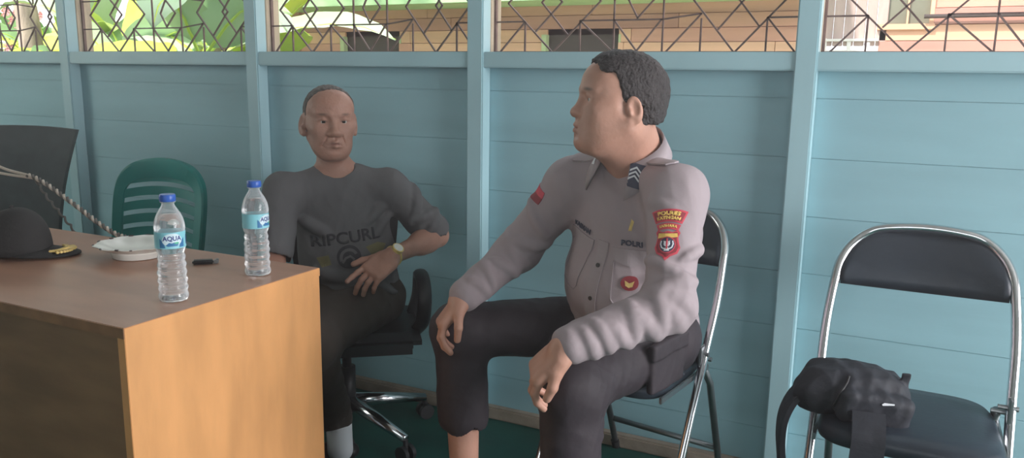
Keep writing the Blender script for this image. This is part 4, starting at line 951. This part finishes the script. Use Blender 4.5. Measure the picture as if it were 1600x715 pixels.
# trousers
tp = [ell(tw(0, -.01, -.02), (.15, .115, .10), RT, .05)]
for s in 'LR':
    a, b, c = O_[s+'hip'], O_[s+'knee'], O_[s+'ank']; e = b+(c-b)*.93
    tp += [cap(a, b, .088, .068, .05), cap(b, e, .066, .052, .03), ell(b, (.066, .066, .066), None, .03), cap(e, e+(c-b)*.3, .043, .043, .004, 's')]
W(sdf_mesh('trousers', tp, (-1.80, -1.0, .05), (-1.2, -.22, .64), .0036, folds(9, .008, 17, 5), M['opants']), old)
for s in 'LR':
    a = O_[s+'ank']; d = nz(V(.5, -.85, 0)); R3 = frame(d, V(0, 0, 1)); b = a+d*.06; b[2] = .036
    W(sdf_mesh('sandal', [rbox((b[0], b[1], .012), (.044, .12, .012), R3, .011, .006), fcap(b+R3[:, 0]*.04, b-R3[:, 0]*.04, .032, .032, (0, 0, 1), .8, .01), plane((0, 0, .001), V(0, 0, -1), .002)], (b[0]-.2, b[1]-.2, -.01), (b[0]+.2, b[1]+.2, .14), .004, None, M['bplast']), old)
a = O_['Lank']; W(sdf_mesh('sock', [cap(a+V(0, 0, .03), a+V(.06, -.07, -.045), .042, .040)], a-V(.12, .12, .1), a+V(.12, .12, .12), .004, None, M['white']), old)
# wristwatch on the wrist
axw = nz(O_['Lwr']-O_['Lel']); c0 = O_['Lwr']-axw*.012; s0 = nz(np.cross(axw, V(0, 0, 1))); s1 = np.cross(axw, s0)
bm = bmesh.new(); tube(bm, [lsf(c0+(s0*math.cos(a)+s1*math.sin(a))*.0285) for a in [k*math.pi/14 for k in range(28)]], .0045, 8, closed=True, flat=1.); wt = W(obj('wristwatch', bm, M['gold'], None, 'all'), old); wt['label'] = 'gold wristwatch'
fd = nz(V(.35, -.8, .45)); fd = nz(fd-axw*fd.dot(axw)); bm = bmesh.new(); tube(bm, [lsf(c0+fd*.026), lsf(c0+fd*.038)], .0185, 24); o = obj('watch_case', bm, M['gold'], None, True); o.parent = wt; o.matrix_parent_inverse = Matrix()
bm = bmesh.new(); tube(bm, [lsf(c0+fd*.0382), lsf(c0+fd*.039)], .0150, 24); o = obj('watch_face', bm, M['enamel'], None); o.parent = wt; o.matrix_parent_inverse = Matrix()

# ------------------------------------------------------------------ outdoors
bm = bmesh.new(); box(bm, (-18, .1, -.3), (8, 14, -.02)); struct(obj('ground', bm, M['dirt']))
house = tag(empty('timber_house', (-2, 5, 0)), 'orange plank house across the yard with pale green eave and dark low windows', 'house')
HY = 4.6; XA, XB, XC, XD = -6.42, -.70, -.28, 4.5
def hb(name, mt, boxes, bev=.003):
    bm = bmesh.new()
    for lo, hi in boxes: box(bm, lo, hi, bev)
    return W(obj(name, bm, M[mt]), house)
holes = [(-5.47, -4.78, .95, 1.61), (-3.12, -2.42, .95, 1.61), (XC, .08, 1.66, 2.5)]
pm = {0: [], 1: [], 2: []}
z = .33; k = 0; top = 2.0
rows = {8: 0, 9: 2, 10: 2, 11: 1, 12: 0, 13: 1}
while z < 2.9:
    for xa, xb in ((XA, XB), (XC, XD)):
        if xa == XA and z > top: continue
        x = xa
        while x < xb-.01:
            x2 = min(xb, x+random.uniform(1.0, 2.6)); c = rows.get(k, k % 3); c = c if random.random() < .72 else random.choice((0, 1, 2))
            spans = [(x, x2)]
            for h0, h1, hz0, hz1 in holes:
                if z+.06 > hz0 and z+.06 < hz1:
                    ns = []
                    for a, b in spans:
                        if b <= h0 or a >= h1: ns.append((a, b))
                        else:
                            if a < h0: ns.append((a, h0))
                            if b > h1: ns.append((h1, b))
                    spans = ns
            for a, b in spans:
                if b-a > .02: pm[c].append(((a, HY-.014*(k % 2), z), (b-.004, HY+.03, z+.117)))
            x = x2
    z += .121; k += 1
hb('plank_wall', 'plank', pm[0], .002); hb('plank_wall', 'plankd', pm[1], .002); hb('plank_wall', 'plankl', pm[2], .002)
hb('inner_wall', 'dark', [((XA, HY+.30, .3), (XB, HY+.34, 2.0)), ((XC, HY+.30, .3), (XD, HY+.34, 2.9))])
for h0, h1, hz0, hz1 in holes[:2]:
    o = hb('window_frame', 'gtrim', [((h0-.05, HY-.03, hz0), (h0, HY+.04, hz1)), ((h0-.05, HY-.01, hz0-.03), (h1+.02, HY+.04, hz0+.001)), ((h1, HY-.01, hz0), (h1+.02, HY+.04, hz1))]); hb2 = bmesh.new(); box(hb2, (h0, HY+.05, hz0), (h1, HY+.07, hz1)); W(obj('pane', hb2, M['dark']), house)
hb('window_frame', 'plankl', [((XC-.02, HY-.03, 1.62), (.10, HY+.02, 1.665)), ((.06, HY-.02, 1.66), (.09, HY+.04, 2.5)), ((-.10, HY-.0, 1.66), (-.085, HY+.04, 2.5))]); hb('pane', 'oldglass', [((XC, HY+.03, 1.655), (.08, HY+.05, 2.5))])
hb('eave_board', 'eave', [((XA-.5, HY-.55, 1.87), (XB+.02, HY-.50, 2.14))]); hb('soffit', 'eave', [((XA-.5, HY-.52, 1.87), (XB+.02, HY+.02, 1.89))])
bm = bmesh.new()
vs = [bm.verts.new(p) for p in ((XA-.6, HY-.62, 2.13), (XB+.05, HY-.62, 2.13), (XB+.05, HY+2.2, 3.3), (XA-.6, HY+2.2, 3.3))]; bm.faces.new(vs)
bmesh.ops.subdivide_edges(bm, edges=[e for e in bm.edges if abs(e.verts[0].co.y-e.verts[1].co.y) < .1], cuts=120)
for v in bm.verts: v.co.z += .018*math.sin(v.co.x*40)
r = bmesh.ops.extrude_face_region(bm, geom=bm.faces[:]); bmesh.ops.translate(bm, vec=(0, 0, .01), verts=[e for e in r['geom'] if isinstance(e, bmesh.types.BMVert)])
W(obj('roof', bm, M['roofm']), house)
bs = []; x = XB
while x < XC: bs.append(((x, HY+.0, 1.50), (x+.075, HY+.03, 2.9))); x += .079
hb('vertical_boards', 'greywood', bs, .004)
hb('louvre', 'whitep', [((XB+.0, HY-.03, .8), (XB+.04, HY+.0, 1.56)), ((XB+.19, HY-.03, .8), (XB+.22, HY+.0, 1.54)), ((XB+.33, HY-.03, .8), (XB+.36, HY+.0, 1.53)), ((XB, HY-.04, 1.535), (XC, HY-.01, 1.555)), ((XB, HY-.02, 1.42), (XC, HY, 1.47))])
bm = bmesh.new(); tube(bm, [(.02, HY-.06, 1.715), (4.4, HY-.06, 1.735)], .016, 10); W(obj('water_pipe', bm, M['dark'], None, 'all'), house)
for x in (XA, -4.5, -2.6, -.85, XC, 2, 4.3): hb('stilt', 'bark', [((x, HY-.01, -.03), (x+.12, HY+.1, .33))])
hb('shaded_corner_board', 'plankd', [((XA-.03, HY-.03, .3), (XA+.36, HY-.005, 1.88))])  # browner plank colour carries the shade on the house corner

def blade(mb, base, d, L, wd, droop, roll=0., tear=0., fold=.22, mi=0):
    """a long leaf: folded along the midrib, drooping towards its tip"""
    base = Vector(base); d = Vector(d).normalized(); n = 16; rows_ = []
    p = base.copy(); side0 = d.cross(Vector((0, 0, 1))).normalized(); rgn = random.Random(int(base.x*1000+L*77))
    for i in range(n+1):
        t = i/n; cur = (d+Vector((0, 0, -droop*t*t*1.6))).normalized(); nn = side0.cross(cur).normalized()
        s = (side0*math.cos(roll)+nn*math.sin(roll)); n2 = cur.cross(s)*-1
        w_ = wd*.5*min(1, (t*7)**.6)*(1-max(0, (t-.55)/.45)**2.1)
        jr = 1-tear*rgn.random()*.5
        rows_.append([mb.verts.new(p+s*w_*q*jr+n2*abs(q)*w_*fold+n2*.006*math.sin(i*2.1+q*3)) for q in (-1, -.66, -.33, 0, .33, .66, 1)])
        p = p+cur*(L/n)
    for a, b in zip(rows_, rows_[1:]):
        for k in range(6):
            f = mb.faces.new((a[k], a[k+1], b[k+1], b[k])); f.material_index = mi; f.smooth = True
    return [r_[3].co.copy() for r_ in rows_]
def banana(x, y, h, leaves, label, grp_=None):
    t = tag(empty('banana_plant', (x, y, -.02)), label, 'plant', grp_)
    bm = bmesh.new(); tube(bm, [(x, y, -.02), (x+.02, y, h*.5), (x+.03, y, h)], [.085, .07, .045], 14); W(obj('stem', bm, M['leafB'], None, 'all'), t)
    for (az, el_, L, wd, dr, mt, rl) in leaves:
        a = math.radians(az); e = math.radians(el_); d = Vector((math.cos(a)*math.cos(e), math.sin(a)*math.cos(e), math.sin(e)))
        bm = bmesh.new(); b0 = Vector((x+.03, y, h-.05)); pts = blade(bm, b0+d*.18, d, L, wd, dr, math.radians(rl), .15)
        lf_ = W(obj('leaf', bm, M[mt], None, 'all'), t); 
        mr_ = bmesh.new(); tube(mr_, [b0]+pts, [.016]+[.013-.011*i/len(pts) for i in range(len(pts))], 6); W(obj('midrib', mr_, M['leafB'], None, 'all'), t)
    return t
banana(-4.55, 1.75, 1.35, [(-20, 28, 1.2, .42, .9, 'leafA', 25), (25, 20, 1.25, .40, .55, 'leafA', -20), (160, 20, 1.1, .42, .6, 'leafA', 30), (100, 60, 1.2, .4, .3, 'leafC', 10), (200, 5, .9, .36, .3, 'leafB', 20), (-60, 40, .9, .36, 1.3, 'leafA', 10), (60, 45, 1.2, .4, .5, 'leafA', 40)], 'banana plant with broad pale leaves just outside the second window bay')
banana(-5.75, 2.1, 1.25, [(-15, 25, 1.2, .42, .7, 'leafA', 30), (30, 35, 1.3, .42, .6, 'leafA', -25), (150, 30, 1.1, .40, .7, 'leafC', 30), (90, 70, 1.3, .4, .2, 'leafB', 10), (-120, 10, .8, .36, .3, 'leafB', 20), (210, 45, 1.0, .36, .8, 'leafA', 10)], 'banana plant with folded pale leaves between the two yard tree trunks')
banana(-5.55, 3.1, 1.2, [(-28, 22, 1.6, .46, .42, 'leafB', 35), (-40, 5, 1.35, .40, .25, 'leafB', 60), (20, 50, 1.1, .4, .4, 'leafB', 0), (150, 40, 1.2, .42, .6, 'leafC', 20), (-80, 30, .9, .38, .6, 'leafB', 30), (230, 20, .9, .36, .4, 'leafA', 30)], 'banana plant with bright yellow-green leaves reaching in front of the orange house')
banana(-7.3, 2.7, 1.3, [(-20, 30, 1.2, .42, .7, 'leafB', 30), (10, 60, 1.3, .40, .3, 'leafA', 60), (150, 30, 1.1, .40, .7, 'leafB', 30), (80, 75, 1.4, .4, .1, 'leafB', 80), (-120, 30, .9, .36, .5, 'leafC', 20), (-70, 70, 1.3, .3, .2, 'leafB', 70)], 'banana plant with tall upright yellow-green leaves beside the pink-flowered shrub')
def tree(x, y, r, h, lean, label, nl=240, zc=2.5, rc=1.1):
    t = tag(empty('yard_tree', (x, y, -.02)), label, 'tree')
    bm = bmesh.new(); tube(bm, smoothpath([(x, y, -.02), (x+lean*.3, y, h*.35), (x+lean*.7, y+.05, h*.7), (x+lean, y, h)], 5), [r*(1-.35*i/15) for i in range(16)], 14)
    for q in ((.5, .2, .5), (-.5, .1, .6), (.1, -.4, .7), (-.1, .5, .5)): tube(bm, [(x+lean, y, h-.1), (x+lean+q[0], y+q[1], h+q[2])], [r*.5, r*.2], 8)
    W(obj('trunk', bm, M['bark'], None, 'all'), t)
    bm = bmesh.new(); rg = random.Random(int(x*10))
    for i in range(nl):
        v = Vector((rg.gauss(0, 1), rg.gauss(0, 1), rg.gauss(0, .7))).normalized()*rc*rg.uniform(.5, 1); d = Vector((rg.gauss(0, 1), rg.gauss(0, 1), rg.gauss(-.2, .5)))
        blade(bm, (x+lean+v.x, y+v.y, zc+v.z*.8), d, rg.uniform(.18, .3), rg.uniform(.07, .12), .5, rg.uniform(-1, 1), mi=0)
    W(obj('foliage', bm, M['leafC'], None, 'all'), t)
tree(-5.30, 2.55, .13, 2.3, .12, 'yard tree with leaning tan trunk among the banana leaves', 200, 3.2, .9)
tree(-6.75, 2.0, .12, 2.2, -.15, 'yard tree with pinkish-brown trunk, farther from the house than the tan one', 200, 3.1, .9)
def shrub(x, y, r, h, mt, label, n=170, fl=None):
    t = tag(empty('shrub', (x, y, -.02)), label, 'shrub', 'shrubs in the yard')
    bm = bmesh.new(); rg = random.Random(int(x*31+y*7))
    for i in range(n):
        a = rg.uniform(0, 6.28); e = rg.uniform(.2, 1.4); rr = r*rg.uniform(.15, .8); z_ = h*rg.uniform(.05, .85)
        d = Vector((math.cos(a)*math.cos(e), math.sin(a)*math.cos(e), math.sin(e))); blade(bm, (x+math.cos(a)*rr, y+math.sin(a)*rr, z_), d, rg.uniform(.25, .5), rg.uniform(.08, .16), .8, rg.uniform(-.8, .8))
    W(obj('foliage', bm, M[mt], None, 'all'), t)
    bm = bmesh.new()
    for i in range(7):
        a = i*.9; tube(bm, [(x, y, -.02), (x+math.cos(a)*r*.6, y+math.sin(a)*r*.6, h*.7)], [.018, .006], 6)
    W(obj('stems', bm, M['bark'], None, 'all'), t)
    if fl:
        for i in range(26):
            bm = bmesh.new(); c = Vector((x+rg.uniform(-r, r)*.8, y-r*.6+rg.uniform(-.3, .2), h*rg.uniform(.75, 1.12)))
            for k in range(5):
                a = k*1.257; blade(bm, c, (math.cos(a), -.4, math.sin(a)), .055, .035, .2)
            W(obj('flower', bm, M[fl], None, 'all'), t)
shrub(-8.6, 3.4, .9, 1.75, 'leafB', 'yellow-green shrub dotted with pink flowers', 200, 'flower')
shrub(-7.3, 4.2, .9, 1.65, 'leafA', 'pale green shrub behind the banana plants left of the house', 200)
shrub(-10.2, 4.6, 1.0, 1.9, 'leafC', 'dark green shrub beyond the pink-flowered shrub', 200)
shrub(-6.3, 3.6, .6, 1.5, 'leafB', 'low yellow-flowered shrub by the corner of the house', 120, 'yflower')
shrub(-8.9, 5.8, 1.1, 2.3, 'leafA', 'tall pale shrub at the back of the yard', 200)
shrub(-5.0, 1.2, .5, 1.35, 'leafC', 'dark low shrub close under the window wall', 110)
shrub(-4.1, 1.3, .45, 1.32, 'leafA', 'small pale shrub close under the window wall, right of the dark one', 110)

# ------------------------------------------------------------------ haze volume added to imitate lens veil
m = bpy.data.materials.new('lens_veil_haze'); m.use_nodes = True; nt = m.node_tree; nt.nodes.remove(nt.nodes['Principled BSDF'])
vs = nt.nodes.new('ShaderNodeVolumeScatter'); vs.inputs['Density'].default_value = .034; vs.inputs['Color'].default_value = (1, .95, .94, 1); vs.inputs['Anisotropy'].default_value = .3
nt.links.new(vs.outputs[0], nt.nodes['Material Output'].inputs['Volume'])
bm = bmesh.new(); box(bm, (XL+.05, YF+.05, .95), (XR-.05, -.06, H-.02)); o = obj('haze', bm, m); tag(o, 'thin added haze imitating lens veil in the upper half of the room', 'haze', None, 'stuff')
